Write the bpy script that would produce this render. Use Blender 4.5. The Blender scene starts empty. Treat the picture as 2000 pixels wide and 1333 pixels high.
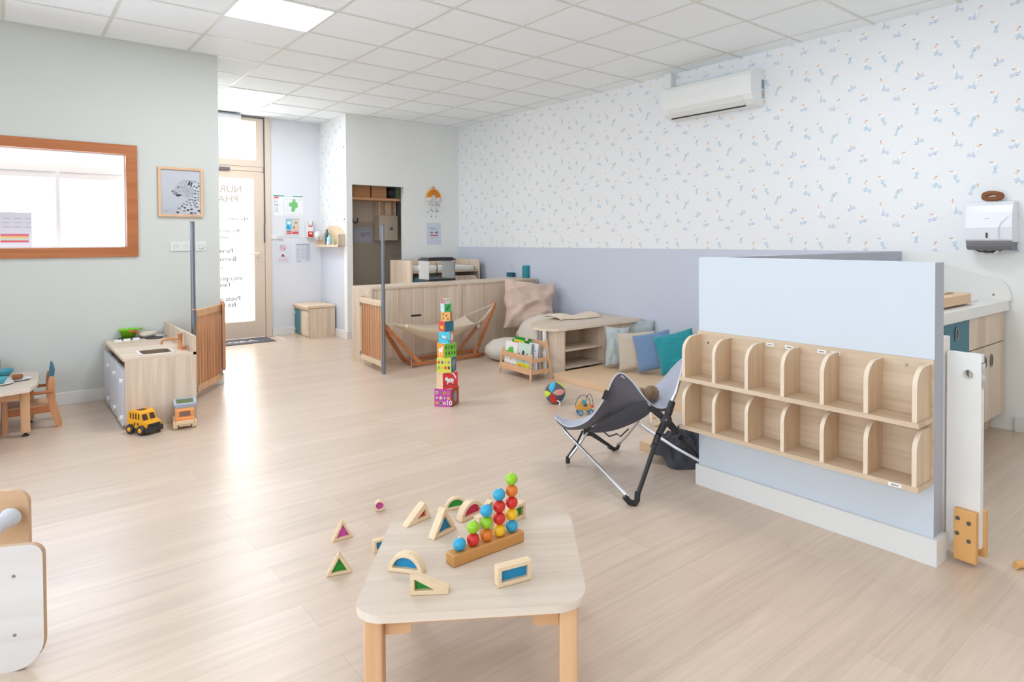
import bpy, math, random
from mathutils import Vector, Matrix, noise
random.seed(7)
PI = math.pi
COL = bpy.context.scene.collection
# ------------------------------------------------------------------ camera model
CX, FP, YAW, PIT, ROL, CY, CH = 1124.12, 1269.27, .7216, .0173, -.0035, 490.87, 1.2817
CEIL = 2.9276
fwd = Vector((math.sin(YAW)*math.cos(PIT), math.cos(YAW)*math.cos(PIT), -math.sin(PIT)))
_r = Vector((math.cos(YAW), -math.sin(YAW), 0)); _u = _r.cross(fwd)
rgt = _r*math.cos(ROL)+_u*math.sin(ROL); upv = _u*math.cos(ROL)-_r*math.sin(ROL)
EYE = Vector((0, 0, CH))
def ray(x, y): return fwd+rgt*((x-CX)/FP)-upv*((y-CY)/FP)
def HZ(x, y, z=0.0):            # point of the place at height z seen at x, y of the survey photo
    r = ray(x, y); return EYE+r*((z-CH)/r.z)
def HX(x, y, X):
    r = ray(x, y); return EYE+r*(X/r.x)
def HY(x, y, Y):
    r = ray(x, y); return EYE+r*(Y/r.y)
def PD(x, y, d): return EYE+ray(x, y)*d
cam = bpy.data.cameras.new('camera'); co = bpy.data.objects.new('camera', cam); COL.objects.link(co)
cam.sensor_width = 36; cam.lens = FP/2000*36
cam.shift_x = (1000-CX)/2000; cam.shift_y = -(666.5-CY)/2000
cam.clip_start = .05
co.matrix_world = Matrix.Translation(EYE) @ Matrix((rgt, upv, -fwd)).transposed().to_4x4()
bpy.context.scene.camera = co
# ------------------------------------------------------------------ materials
def lin(c):
    return tuple(((v/255)/12.92 if v/255 <= .04045 else ((v/255+.055)/1.055)**2.4) for v in c)+(1,)
def mat(name, c, rough=.5, metal=0., spec=.5, bump=0, bscale=200, sheen=0, coat=0):
    m = bpy.data.materials.new(name); m.use_nodes = True
    b = m.node_tree.nodes['Principled BSDF']; b.inputs['Base Color'].default_value = lin(c)
    b.inputs['Roughness'].default_value = rough; b.inputs['Metallic'].default_value = metal
    b.inputs['Specular IOR Level'].default_value = spec
    if sheen: b.inputs['Sheen Weight'].default_value = sheen
    if coat: b.inputs['Coat Weight'].default_value = coat; b.inputs['Coat Roughness'].default_value = .1
    if bump:
        nt = m.node_tree; tc = nt.nodes.new('ShaderNodeTexCoord'); n = nt.nodes.new('ShaderNodeTexNoise')
        n.inputs['Scale'].default_value = bscale; n.inputs['Detail'].default_value = 3
        bp = nt.nodes.new('ShaderNodeBump'); bp.inputs['Strength'].default_value = bump; bp.inputs['Distance'].default_value = .002
        nt.links.new(tc.outputs['Object'], n.inputs['Vector']); nt.links.new(n.outputs['Fac'], bp.inputs['Height'])
        nt.links.new(bp.outputs['Normal'], b.inputs['Normal'])
    return m
def wood(name, c1, c2, axis=2, rough=.45, scale=1.0, c3=None):
    m = mat(name, c1, rough); nt = m.node_tree; L = nt.links; N = nt.nodes
    b = N['Principled BSDF']; tc = N.new('ShaderNodeTexCoord')
    mp = N.new('ShaderNodeMapping'); s = [38*scale]*3; s[axis] = 1.6*scale; mp.inputs['Scale'].default_value = s
    L.new(tc.outputs['Object'], mp.inputs['Vector'])
    n1 = N.new('ShaderNodeTexNoise'); n1.inputs['Scale'].default_value = 1.0; n1.inputs['Detail'].default_value = 5; n1.inputs['Distortion'].default_value = .6
    L.new(mp.outputs[0], n1.inputs['Vector'])
    mp2 = N.new('ShaderNodeMapping'); s = [9*scale]*3; s[axis] = .35*scale; mp2.inputs['Scale'].default_value = s
    L.new(tc.outputs['Object'], mp2.inputs['Vector'])
    n2 = N.new('ShaderNodeTexNoise'); n2.inputs['Scale'].default_value = 1.0; n2.inputs['Detail'].default_value = 2
    L.new(mp2.outputs[0], n2.inputs['Vector'])
    ad = N.new('ShaderNodeMath'); ad.operation = 'ADD'; L.new(n1.outputs['Fac'], ad.inputs[0]); L.new(n2.outputs['Fac'], ad.inputs[1])
    cr = N.new('ShaderNodeValToRGB'); cr.color_ramp.elements[0].position = .72; cr.color_ramp.elements[1].position = 1.25
    hf = N.new('ShaderNodeMath'); hf.operation = 'MULTIPLY'; hf.inputs[1].default_value = .8; L.new(ad.outputs[0], hf.inputs[0])
    cr.color_ramp.elements[0].position = .6; cr.color_ramp.elements[1].position = 1.0
    cr.color_ramp.elements[0].color = lin(c2); cr.color_ramp.elements[1].color = lin(c1)
    L.new(hf.outputs[0], cr.inputs['Fac']); L.new(cr.outputs['Color'], b.inputs['Base Color'])
    return m
def glass(name, tint=(255, 255, 255), fres=.06, dark=1.0):
    m = bpy.data.materials.new(name); m.use_nodes = True; nt = m.node_tree; N = nt.nodes; N.clear()
    o = N.new('ShaderNodeOutputMaterial'); mx = N.new('ShaderNodeMixShader'); t = N.new('ShaderNodeBsdfTransparent'); g = N.new('ShaderNodeBsdfGlossy')
    t.inputs['Color'].default_value = lin(tint); g.inputs['Roughness'].default_value = .03
    lw = N.new('ShaderNodeFresnel'); lw.inputs['IOR'].default_value = 1.35
    nt.links.new(lw.outputs[0], mx.inputs[0]); nt.links.new(t.outputs[0], mx.inputs[1]); nt.links.new(g.outputs[0], mx.inputs[2]); nt.links.new(mx.outputs[0], o.inputs[0])
    return m
def frosted(name, c, clear=.1):
    m = bpy.data.materials.new(name); m.use_nodes = True; nt = m.node_tree; N = nt.nodes; N.clear()
    o = N.new('ShaderNodeOutputMaterial'); mx = N.new('ShaderNodeMixShader'); t = N.new('ShaderNodeBsdfTransparent'); g = N.new('ShaderNodeBsdfTranslucent')
    t.inputs['Color'].default_value = lin(c); g.inputs['Color'].default_value = lin(c); mx.inputs[0].default_value = clear
    nt.links.new(g.outputs[0], mx.inputs[1]); nt.links.new(t.outputs[0], mx.inputs[2]); nt.links.new(mx.outputs[0], o.inputs[0])
    return m
def emis(name, c, s):
    m = bpy.data.materials.new(name); m.use_nodes = True; b = m.node_tree.nodes['Principled BSDF']
    b.inputs['Base Color'].default_value = lin(c); b.inputs['Emission Color'].default_value = lin(c); b.inputs['Emission Strength'].default_value = s
    return m
_flat = {}
def C(r, g, b, rough=.55):
    k = (r, g, b, rough)
    if k not in _flat: _flat[k] = mat('paint_%02x%02x%02x' % (r, g, b), (r, g, b), rough)
    return _flat[k]
M = {}
M['wall_left'] = mat('wall_left_paint', (209, 211, 205), .85, spec=.2, bump=.05, bscale=300)
M['wall'] = mat('wall_paint', (240, 241, 238), .85, spec=.2, bump=.05, bscale=300)
M['paper'] = mat('wallpaper', (241, 242, 243), .85, spec=.2)
M['dado'] = mat('dado_paint', (206, 211, 225), .7, spec=.3, bump=.05, bscale=300)
M['part'] = mat('partition_paint', (213, 221, 230), .6, spec=.3, bump=.03, bscale=200)
M['part_edge'] = mat('partition_edge_paint', (178, 180, 190), .6)
M['white'] = mat('white_paint', (236, 237, 237), .5)
M['gloss'] = mat('white_plastic', (238, 239, 240), .25)
M['base'] = mat('baseboard_paint', (232, 232, 230), .45)
M['tile'] = mat('ceiling_tile', (247, 252, 254), .9, spec=.1, bump=.08, bscale=400)
M['tbar'] = mat('ceiling_bar', (222, 222, 216), .5)
M['lam'] = wood('laminate_vertical', (230, 212, 192), (208, 185, 161), 2)
M['lamx'] = wood('laminate_along_x', (230, 212, 192), (208, 185, 161), 0)
M['lamy'] = wood('laminate_along_y', (224, 202, 176), (200, 174, 145), 1)
M['edge'] = mat('light_edge_band', (233, 214, 190), .5)
M['top'] = wood('table_laminate', (217, 201, 184), (203, 185, 167), 0, rough=.35)
M['topedge'] = wood('table_edge', (238, 226, 212), (222, 206, 190), 0, rough=.4)
M['beech'] = wood('beech', (232, 188, 146), (214, 165, 122), 2)
M['beechx'] = wood('beech_x', (232, 188, 146), (214, 165, 122), 0)
M['slat'] = wood('oiled_slat', (220, 166, 124), (198, 138, 96), 2)
M['slatd'] = wood('oiled_beam', (202, 132, 84), (172, 104, 62), 0)
M['pale'] = wood('pale_wood', (238, 214, 186), (224, 196, 164), 0)
M['block'] = wood('block_wood', (238, 214, 180), (222, 192, 154), 0, scale=2)
M['frame'] = wood('orange_frame', (190, 118, 68), (168, 98, 52), 0)
M['steel'] = mat('steel_tube', (150, 152, 158), .3, 1.0)
M['alu'] = mat('aluminium', (215, 215, 218), .3, 1.0)
M['greytube'] = mat('grey_pole', (128, 132, 140), .35, .7)
M['black'] = mat('black_plastic', (38, 38, 42), .45)
M['glass'] = glass('clear_glass')
M['hinge'] = mat('grey_hinge', (150, 150, 148), .5)
M['teal'] = mat('teal_panel', (62, 120, 138), .5)
M['dark'] = mat('dark_gap', (40, 36, 34), .8)
# floor: staggered vinyl planks running along x
def floor_mat():
    m = mat('vinyl_planks', (205, 186, 165), .3); nt = m.node_tree; N = nt.nodes; L = nt.links; b = N['Principled BSDF']
    b.inputs['Specular IOR Level'].default_value = .65
    tc = N.new('ShaderNodeTexCoord'); br = N.new('ShaderNodeTexBrick'); L.new(tc.outputs['Object'], br.inputs['Vector'])
    br.offset = .37; br.offset_frequency = 2
    for k, v in (('Scale', 1), ('Mortar Size', .0008), ('Mortar Smooth', .3), ('Bias', 0), ('Brick Width', 1.22), ('Row Height', .18)): br.inputs[k].default_value = v
    br.inputs['Color1'].default_value = lin((217, 195, 175)); br.inputs['Color2'].default_value = lin((208, 186, 165)); br.inputs['Mortar'].default_value = lin((186, 165, 146))
    mp = N.new('ShaderNodeMapping'); mp.inputs['Scale'].default_value = (1.3, 26, 1); L.new(tc.outputs['Object'], mp.inputs['Vector'])
    n = N.new('ShaderNodeTexNoise'); n.inputs['Detail'].default_value = 7; n.inputs['Roughness'].default_value = .65; n.inputs['Scale'].default_value = 1; n.inputs['Distortion'].default_value = .9; L.new(mp.outputs[0], n.inputs['Vector'])
    cr = N.new('ShaderNodeValToRGB'); cr.color_ramp.elements[0].position = .32; cr.color_ramp.elements[1].position = .68
    cr.color_ramp.elements[0].color = (.88, .87, .86, 1); cr.color_ramp.elements[1].color = (1.06, 1.06, 1.06, 1); L.new(n.outputs['Fac'], cr.inputs['Fac'])
    mx = N.new('ShaderNodeMix'); mx.data_type = 'RGBA'; mx.blend_type = 'MULTIPLY'; mx.inputs['Factor'].default_value = 1
    L.new(br.outputs['Color'], mx.inputs['A']); L.new(cr.outputs['Color'], mx.inputs['B']); L.new(mx.outputs['Result'], b.inputs['Base Color'])
    rr = N.new('ShaderNodeMapRange'); rr.inputs['To Min'].default_value = .29; rr.inputs['To Max'].default_value = .33; L.new(n.outputs['Fac'], rr.inputs['Value']); L.new(rr.outputs[0], b.inputs['Roughness'])
    return m
M['floor'] = floor_mat()
def knit(name, c, scale=60, amt=.6):
    m = mat(name, c, .95, spec=.1, sheen=.3); nt = m.node_tree; N = nt.nodes; L = nt.links
    tc = N.new('ShaderNodeTexCoord'); mp = N.new('ShaderNodeMapping'); L.new(tc.outputs['Object'], mp.inputs['Vector'])
    ck = N.new('ShaderNodeTexVoronoi'); ck.inputs['Scale'].default_value = scale; ck.inputs['Randomness'].default_value = .15; L.new(mp.outputs[0], ck.inputs['Vector'])
    bp = N.new('ShaderNodeBump'); bp.inputs['Strength'].default_value = amt; bp.inputs['Distance'].default_value = .01; bp.invert = True
    L.new(ck.outputs['Distance'], bp.inputs['Height']); L.new(bp.outputs['Normal'], N['Principled BSDF'].inputs['Normal'])
    return m
def cloth(name, c): return mat(name, c, .9, spec=.15, bump=.25, bscale=90, sheen=.2)
# ------------------------------------------------------------------ mesh builder
class MB:
    def __init__(s): s.v = []; s.f = []; s.m = []; s.sm = []
    def add(s, vs, fs, m=0, smooth=False, T=None):
        o = len(s.v)
        s.v += [(T @ Vector(p)) if T is not None else Vector(p) for p in vs]
        for f in fs: s.f.append([i+o for i in f]); s.m.append(m); s.sm.append(smooth)
        return s
    def box(s, c, d, m=0, rz=0, T=None):
        x, y, z = [k/2 for k in d]; R = Matrix.Translation(Vector(c)) @ Matrix.Rotation(rz, 4, 'Z')
        if T is not None: R = T @ R
        vs = [(a, b, e) for a in (-x, x) for b in (-y, y) for e in (-z, z)]
        return s.add(vs, [(0, 1, 3, 2), (4, 6, 7, 5), (0, 4, 5, 1), (2, 3, 7, 6), (0, 2, 6, 4), (1, 5, 7, 3)], m, T=R)
    def bx(s, a, b, m=0, T=None):
        return s.box([(a[i]+b[i])/2 for i in range(3)], [abs(b[i]-a[i]) for i in range(3)], m, T=T)
    def poly(s, pts, m=0): return s.add(pts, [list(range(len(pts)))], m)
    def prism(s, pts, O=(0, 0, 0), U=(1, 0, 0), V=(0, 0, 1), W=(0, 1, 0), t=.02, m=0, me=None):
        O, U, V, W = map(Vector, (O, U, V, W)); n = len(pts); me = m if me is None else me
        a = [O+U*p[0]+V*p[1] for p in pts]; b = [p+W*t for p in a]
        s.add(a+b, [list(range(n))[::-1], list(range(n, 2*n))], m)
        return s.add(a+b, [(i, (i+1) % n, n+(i+1) % n, n+i) for i in range(n)], me)
    def ring(s, outer, inner, O=(0, 0, 0), U=(1, 0, 0), V=(0, 0, 1), W=(0, 1, 0), t=.02, m=0):
        O, U, V, W = map(Vector, (O, U, V, W)); n = len(outer)
        a = [O+U*p[0]+V*p[1] for p in outer]; c = [O+U*p[0]+V*p[1] for p in inner]
        vs = a+c+[p+W*t for p in a]+[p+W*t for p in c]; fs = []
        for i in range(n):
            j = (i+1) % n
            fs += [(i, j, n+j, n+i), (2*n+i, 3*n+i, 3*n+j, 2*n+j), (i, 2*n+i, 2*n+j, j), (n+i, n+j, 3*n+j, 3*n+i)]
        return s.add(vs, fs, m)
    def tube(s, pts, r, n=10, m=0, closed=False, cap=True):
        pts = [Vector(p) for p in pts]; k = len(pts); rs = r if isinstance(r, (list, tuple)) else [r]*k
        vs = []; fs = []; prev = None
        for i, p in enumerate(pts):
            if closed: t = pts[(i+1) % k]-pts[i-1]
            else: t = pts[min(i+1, k-1)]-pts[max(i-1, 0)]
            t.normalize()
            if prev is None:
                q = Vector((0, 0, 1)) if abs(t.z) < .9 else Vector((1, 0, 0)); u = t.cross(q).normalized()
            else: u = (prev-t*prev.dot(t)).normalized()
            prev = u; w = t.cross(u)
            vs += [p+(u*math.cos(2*PI*j/n)+w*math.sin(2*PI*j/n))*rs[i] for j in range(n)]
        for i in range(k if closed else k-1):
            a = i*n; b = ((i+1) % k)*n
            fs += [(a+j, a+(j+1) % n, b+(j+1) % n, b+j) for j in range(n)]
        s.add(vs, fs, m, True)
        if cap and not closed: s.add(vs[:n][::-1], [list(range(n))], m); s.add(vs[-n:], [list(range(n))], m)
        return s
    def lathe(s, prof, c=(0, 0, 0), n=24, m=0, T=None, smooth=True):
        vs = []; fs = []; k = len(prof)
        for r, z in prof: vs += [(r*math.cos(2*PI*j/n), r*math.sin(2*PI*j/n), z) for j in range(n)]
        for i in range(k-1): fs += [(i*n+j, i*n+(j+1) % n, (i+1)*n+(j+1) % n, (i+1)*n+j) for j in range(n)]
        R = Matrix.Translation(Vector(c)); R = R @ T if T is not None else R
        s.add(vs, fs, m, smooth, R)
        for i, rev in ((0, True), (k-1, False)):
            if prof[i][0] > 1e-5:
                q = list(range(i*n, (i+1)*n)); s.add(vs, [q[::-1] if rev else q], m, False, R)
        return s
    def ball(s, c, r, n=16, m=0, sc=(1, 1, 1), T=None):
        h = n//2; prof = [(max(1e-6, r*math.sin(PI*i/h)), -r*math.cos(PI*i/h)) for i in range(h+1)]
        R = Matrix.Diagonal(Vector(sc)).to_4x4(); R = T @ R if T is not None else R
        return s.lathe(prof, c, n, m, R)
    def grid(s, rows, m=0, smooth=True):
        k = len(rows[0]); vs = [p for r in rows for p in r]
        return s.add(vs, [(i*k+j, i*k+j+1, (i+1)*k+j+1, (i+1)*k+j) for i in range(len(rows)-1) for j in range(k-1)], m, smooth)
    def text(s, body, size, O, U=(1, 0, 0), V=(0, 0, 1), m=0, align='LEFT', bold=0):
        cu = bpy.data.curves.new('t', 'FONT'); cu.body = body; cu.size = size; cu.align_x = align; cu.resolution_u = 3; cu.offset = bold
        ob = bpy.data.objects.new('t', cu); me = bpy.data.meshes.new_from_object(ob); O, U, V = map(Vector, (O, U, V))
        s.add([O+U*v.co.x+V*v.co.y for v in me.vertices], [list(p.vertices) for p in me.polygons], m)
        bpy.data.objects.remove(ob); bpy.data.curves.remove(cu); bpy.data.meshes.remove(me); return s
    def build(s, name, mats, parent=None, bevel=0, seg=2, sub=0, solid=0, loc=None, rz=0, merge=False):
        me = bpy.data.meshes.new(name); me.from_pydata([tuple(p) for p in s.v], [], s.f)
        if not isinstance(mats, (list, tuple)): mats = [mats]
        for a in mats: me.materials.append(M[a] if isinstance(a, str) else a)
        me.polygons.foreach_set('material_index', [min(k, len(mats)-1) for k in s.m]); me.polygons.foreach_set('use_smooth', s.sm)
        if merge:
            import bmesh
            b = bmesh.new(); b.from_mesh(me); bmesh.ops.remove_doubles(b, verts=b.verts, dist=1e-5); b.to_mesh(me); b.free()
        me.update()
        o = bpy.data.objects.new(name, me); COL.objects.link(o)
        if parent is not None: o.parent = parent
        if loc is not None: o.location = loc
        o.rotation_euler.z = rz
        if solid: d = o.modifiers.new('solid', 'SOLIDIFY'); d.thickness = solid; d.offset = 0
        if bevel: d = o.modifiers.new('bevel', 'BEVEL'); d.width = bevel; d.segments = seg; d.limit_method = 'ANGLE'; d.angle_limit = math.radians(40)
        if sub: d = o.modifiers.new('sub', 'SUBSURF'); d.levels = sub; d.render_levels = sub
        return o
def tag(o, label, cat, group=None):
    o['label'] = label; o['category'] = cat
    if group: o['group'] = group
    return o
def thing(name, label, cat, loc=(0, 0, 0), rz=0, group=None):
    o = bpy.data.objects.new(name, None); COL.objects.link(o); o.location = loc; o.rotation_euler.z = rz; o.empty_display_size = .05
    return tag(o, label, cat, group)
def struct(o): o['kind'] = 'structure'; return o
def rrect(w, h, r, n=6, cx=0, cy=0):
    rs = r if isinstance(r, (list, tuple)) else [r]*4; out = []
    for q, (sx, sy) in enumerate(((1, 1), (-1, 1), (-1, -1), (1, -1))):
        R = rs[q]; x0 = sx*(w/2-R); y0 = sy*(h/2-R)
        if R < 1e-6: out.append((cx+x0, cy+y0)); continue
        for i in range(n+1):
            a = (q+i/n)*PI/2; out.append((cx+x0+R*math.cos(a), cy+y0+R*math.sin(a)))
    return out
def ell(cx, cy, rx, ry, n=16, a0=0, a1=2*PI, rot=0):
    k = n if abs(a1-a0-2*PI) < 1e-6 else n+1; o = []
    for i in range(k):
        a = a0+(a1-a0)*i/n; x = rx*math.cos(a); y = ry*math.sin(a)
        o.append((cx+x*math.cos(rot)-y*math.sin(rot), cy+x*math.sin(rot)+y*math.cos(rot)))
    return o
def deco(mb, O, U, V, shapes):      # flat printed shapes: each entry is (points, material index) in the plane U, V
    O, U, V = Vector(O), Vector(U), Vector(V); N = U.cross(V).normalized()
    for k, (pts, mi) in enumerate(shapes): mb.poly([O+U*p[0]+V*p[1]+N*(.0006+.00005*k) for p in pts], mi)
def rect(x0, y0, x1, y1): return [(x0, y0), (x1, y0), (x1, y1), (x0, y1)]
def up3(v, z): return (v[0], v[1], z)
# ------------------------------------------------------------------ the room
XR, YL, XC, YS, XA, YD = 5.03, 6.468, 1.452, 8.313, 3.352, 9.25
X0, Y0 = -1.9, -2.6
struct(MB().bx((-2.6, Y0, -.1), (XR+.1, 9.9, 0)).build('floor', 'floor'))
# ceiling with its bars as pattern on one mesh
cb = MB(); cb.bx((X0, Y0, CEIL), (XR+.1, YL+.12, CEIL+.1)); cb.bx((XC-.1, YL+.12, CEIL), (XR+.1, YD+.15, CEIL+.1))
gx = [1.2179+.6*i for i in range(-6, 7)]; gy = [5.2431+.6*j for j in range(-13, 7)]
for x in gx:
    if x < XC: cb.bx((x-.012, Y0, CEIL-.003), (x+.012, YL, CEIL), 1)
    else: cb.bx((x-.012, Y0, CEIL-.003), (x+.012, YD if x < XA else YS, CEIL), 1)
for y in gy:
    cb.bx((X0 if y < YL else XC, y-.012, CEIL-.0035), (XR if y < YS else XA, y+.012, CEIL), 1)
struct(cb.build('ceiling', ['tile', 'tbar']))
def wall(name, mb, mats): return struct(mb.build(name, mats))
# left wall with the window hole
wx0, wx1, wz0, wz1 = -.9, .84, 1.156, 2.075
w = MB(); w.bx((X0, YL, 0), (wx0, YL+.13, CEIL)).bx((wx1, YL, 0), (XC, YL+.13, CEIL)).bx((wx0, YL, 0), (wx1, YL+.13, wz0)).bx((wx0, YL, wz1), (wx1, YL+.13, CEIL))
w.bx((XC-.13, YL+.13, 0), (XC, YD+.15, CEIL)); wall('wall_left', w, 'wall_left')
wall('wall_behind', MB().bx((X0-.1, Y0-.1, 0), (XR+.1, Y0, CEIL)), 'wall')
# unseen wall beside the camera: two big openings put in for fill light
w = MB(); w.bx((X0-.1, Y0, 0), (X0, -1.6, CEIL)).bx((X0-.1, 1.0, 0), (X0, 1.5, CEIL)).bx((X0-.1, 4.6, 0), (X0, YL+.13, CEIL))
w.bx((X0-.1, -1.6, 2.55), (X0, 1.0, CEIL)).bx((X0-.1, 1.5, 2.55), (X0, 4.6, CEIL)).bx((X0-.1, -1.6, 0), (X0, 1.0, .15)).bx((X0-.1, 1.5, 0), (X0, 4.6, .15))
wall('wall_window_side', w, 'wall')
for k, (a, b) in enumerate(((-1.6, 1.0), (1.5, 4.6))):
    f = MB(); z0, z1 = .15, 2.55
    f.bx((X0-.08, a, z0), (X0-.02, a+.06, z1)).bx((X0-.08, b-.06, z0), (X0-.02, b, z1)).bx((X0-.08, a, z0), (X0-.02, b, z0+.06)).bx((X0-.08, a, z1-.06), (X0-.02, b, z1)).bx((X0-.08, (a+b)/2-.04, z0), (X0-.02, (a+b)/2+.04, z1))
    wn = struct(f.build('window_%d' % (k+3), 'white'))  # unseen window frames added around the fill light openings
# wallpaper birds -------------------------------------------------
BIRDM = ['paper', C(206, 222, 233, .9), C(248, 248, 246, .9), C(246, 210, 182, .9), C(120, 116, 126, .9), C(224, 228, 226, .9), C(212, 221, 234, .9)]
def bird(k):    # printed shapes of one bird, in metres
    s = []; B = 1 if k % 2 else 6
    def tail(x, y, a):
        for d in (-.35, 0, .35): s.append((ell(x+.016*math.cos(a+d), y+.016*math.sin(a+d), .017, .0045, 8, rot=a+d), B))
    def beak(x, y, a, L=.024):
        c, q = math.cos(a), math.sin(a); n = (-q, c)
        s.append(([(x-n[0]*.007, y-n[1]*.007), (x+c*L*.7-n[0]*.003, y+q*L*.7-n[1]*.003), (x+c*L*.7+n[0]*.005, y+q*L*.7+n[1]*.005), (x+n[0]*.007, y+n[1]*.007)], 3))
        s.append(([(x+c*L*.7-n[0]*.003, y+q*L*.7-n[1]*.003), (x+c*L*1.1-n[0]*.004, y+q*L*1.1-n[1]*.004), (x+c*L*.7+n[0]*.005, y+q*L*.7+n[1]*.005)], 4))
    def leg(x, y): s.append((rect(x-.006, y-.0012, x+.006, y+.0012), 4))
    def twig(x, y, d):
        s.append(([(x-.03*d, y+.001), (x+.03*d, y+.006), (x+.045*d, y+.02), (x+.044*d, y+.021), (x+.029*d, y+.008), (x-.03*d, y+.003)], 5))
    D = 1
    if k == 0:   # stretched up
        twig(.0, -.034, D); s.append((ell(.006, -.012, .011, .03, 12, rot=.35), B)); s.append((ell(-.003, .006, .007, .026, 12), 2)); beak(-.003, .028, 2.0, .026); tail(.02, -.026, -.5); leg(.002, -.036)
    elif k == 1: # looks left
        twig(0, -.03, D); tail(.008, -.03, -1.0); s.append((ell(.003, -.008, .012, .022, 12, rot=.2), B)); s.append((ell(0, .008, .0105, .015, 12), 2)); beak(-.004, .02, 3.3, .02); leg(.002, -.03)
    elif k == 2: # tail left, beak up right
        twig(.01, -.03, D); s.append((ell(.0, -.01, .012, .03, 12, rot=-.6), B)); tail(-.014, -.026, 2.9); s.append((ell(.008, .004, .0075, .024, 12, rot=-.3), 2)); beak(.014, .026, .6, .026); leg(-.002, -.034)
    elif k == 3: # bent right
        s.append((ell(-.006, -.008, .011, .028, 12, rot=-.5), B)); tail(-.016, -.03, -1.9); s.append((ell(.002, .016, .013, .008, 12, rot=.4), 2)); beak(.014, .014, -1.3, .022); leg(-.002, -.012); twig(-.004, -.02, -D)
    elif k == 4: # round
        twig(0, -.03, -D); s.append((ell(.004, -.012, .016, .014, 12, rot=.3), B)); tail(.018, -.012, .5); s.append((ell(-.002, .006, .0105, .012, 12), 2)); beak(.003, .018, -.9, .02); leg(.0, -.026)
    elif k == 5: # tail down
        twig(0, -.02, D); tail(.0, -.022, -1.57); s.append((ell(.004, -.006, .0105, .024, 12), B)); s.append((ell(.0, .008, .010, .014, 12), 2)); beak(-.004, .019, 3.15, .022); leg(.003, -.02)
    elif k == 6: # crouched, looks left
        twig(.006, -.026, D); tail(-.01, -.018, 3.4); s.append((ell(.002, -.01, .013, .019, 12, rot=-.7), B)); s.append((ell(.003, .007, .0115, .012, 12), 2)); beak(-.003, .016, 3.2, .022); leg(.002, -.024)
    else:        # long beak up right
        twig(0, -.028, D); s.append((ell(.004, -.012, .014, .02, 12, rot=.7), B)); tail(.016, -.022, -.5); s.append((ell(-.004, .004, .009, .012, 12), 2)); beak(-.003, .018, 1.0, .03); leg(.0, -.03)
    return s
BIRDS = [bird(k) for k in range(8)]
def clipbox(pts, u0, u1, v0, v1):
    for ax, lim, sg in ((0, u0, 1), (0, u1, -1), (1, v0, 1), (1, v1, -1)):
        out = []
        for i in range(len(pts)):
            p, q = pts[i-1], pts[i]; a = (p[ax]-lim)*sg; b = (q[ax]-lim)*sg
            if (a >= 0) != (b >= 0):
                t = a/(a-b); out.append((p[0]+(q[0]-p[0])*t, p[1]+(q[1]-p[1])*t))
            if b >= 0: out.append(q)
        pts = out
        if len(pts) < 3: return None
    return pts
def birdwall(mb, O, U, V, u0, u1, v0, v1, su, sv):
    PU, PV = .503, .472
    for i in range(int((u0-su)/PU)-2, int((u1-su)/PU)+3):
        for j in range(int((v0-sv)/PV)-2, int((v1-sv)/PV)+3):
            for k, (a, b) in enumerate(((0, 0), (0, -.236), (.126, -.09), (.126, .146), (.247, .03), (.247, -.195), (.372, -.06), (.372, .185))):
                idx = (0, 1, 2, 3, 4, 5, 6, 7)[k]; cu, cv = su+i*PU+a, sv+j*PV+b
                if cu < u0-.06 or cu > u1+.06 or cv < v0-.06 or cv > v1+.06: continue
                sh = []
                for pts, mi in BIRDS[idx]:
                    q = clipbox([(cu+x*1.12, cv+y*1.12) for x, y in pts], u0, u1, v0, v1)
                    if q: sh.append((q, mi))
                deco(mb, O, U, V, sh)
aw = HX(1601.6, 189.7, XR)
w = MB(); w.bx((XR, Y0, DADO := 1.189), (XR+.1, YD, CEIL), 0); w.bx((XR, 2.12, 0), (XR+.1, YD, DADO), 7); w.bx((XR, Y0, 0), (XR+.1, 2.12, DADO), 8)
birdwall(w, (XR, 0, 0), (0, -1, 0), (0, 0, 1), -YS, 1.0, DADO, CEIL, -aw.y, aw.z)
wall('wall_right', w, BIRDM+['dado', 'wall'])
# storage wall with its opening, alcove side wall, closet
ox0, ox1, oz = 3.43, 4.165, 2.02
w = MB(); w.bx((XA, YS, 0), (ox0, YS+.1, CEIL)).bx((ox1, YS, 0), (XR, YS+.1, CEIL)).bx((ox0, YS, oz), (ox1, YS+.1, CEIL)); wall('wall_storage', w, 'wall')
w = MB(); w.bx((XA, YS+.1, 1.222), (XA+.07, YD+.1, CEIL), 0).bx((XA, YS+.1, 0), (XA+.07, YD+.1, 1.222), 7)
w.bx((XA-.0008, YS+.0005, 1.222), (XA-.0001, YS+.1, CEIL), 0)
birdwall(w, (XA, 0, 0), (0, -1, 0), (0, 0, 1), -YD, -YS-.01, 1.222, CEIL, -YS-.2, 1.4)
wall('wall_alcove', w, BIRDM+[C(214, 219, 232, .8)])
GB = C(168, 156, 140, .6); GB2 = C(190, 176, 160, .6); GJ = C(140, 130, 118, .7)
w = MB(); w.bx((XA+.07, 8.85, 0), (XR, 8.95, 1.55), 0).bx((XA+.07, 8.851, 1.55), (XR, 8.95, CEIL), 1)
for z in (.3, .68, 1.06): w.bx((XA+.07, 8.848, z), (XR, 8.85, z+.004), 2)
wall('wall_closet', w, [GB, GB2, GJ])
wall('wall_closet_side', MB().bx((4.6, YS+.1, 0), (4.65, 8.85, CEIL)), 'wall')
# entrance wall around the door
dx0, dx1 = 1.62, 2.69
w = MB(); w.bx((XC, YD, 0), (dx0, YD+.15, CEIL)).bx((dx1, YD, 0), (XA, YD+.15, CEIL)); wall('wall_entrance', w, [mat('entrance_paint', (229, 231, 238), .8)])
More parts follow.
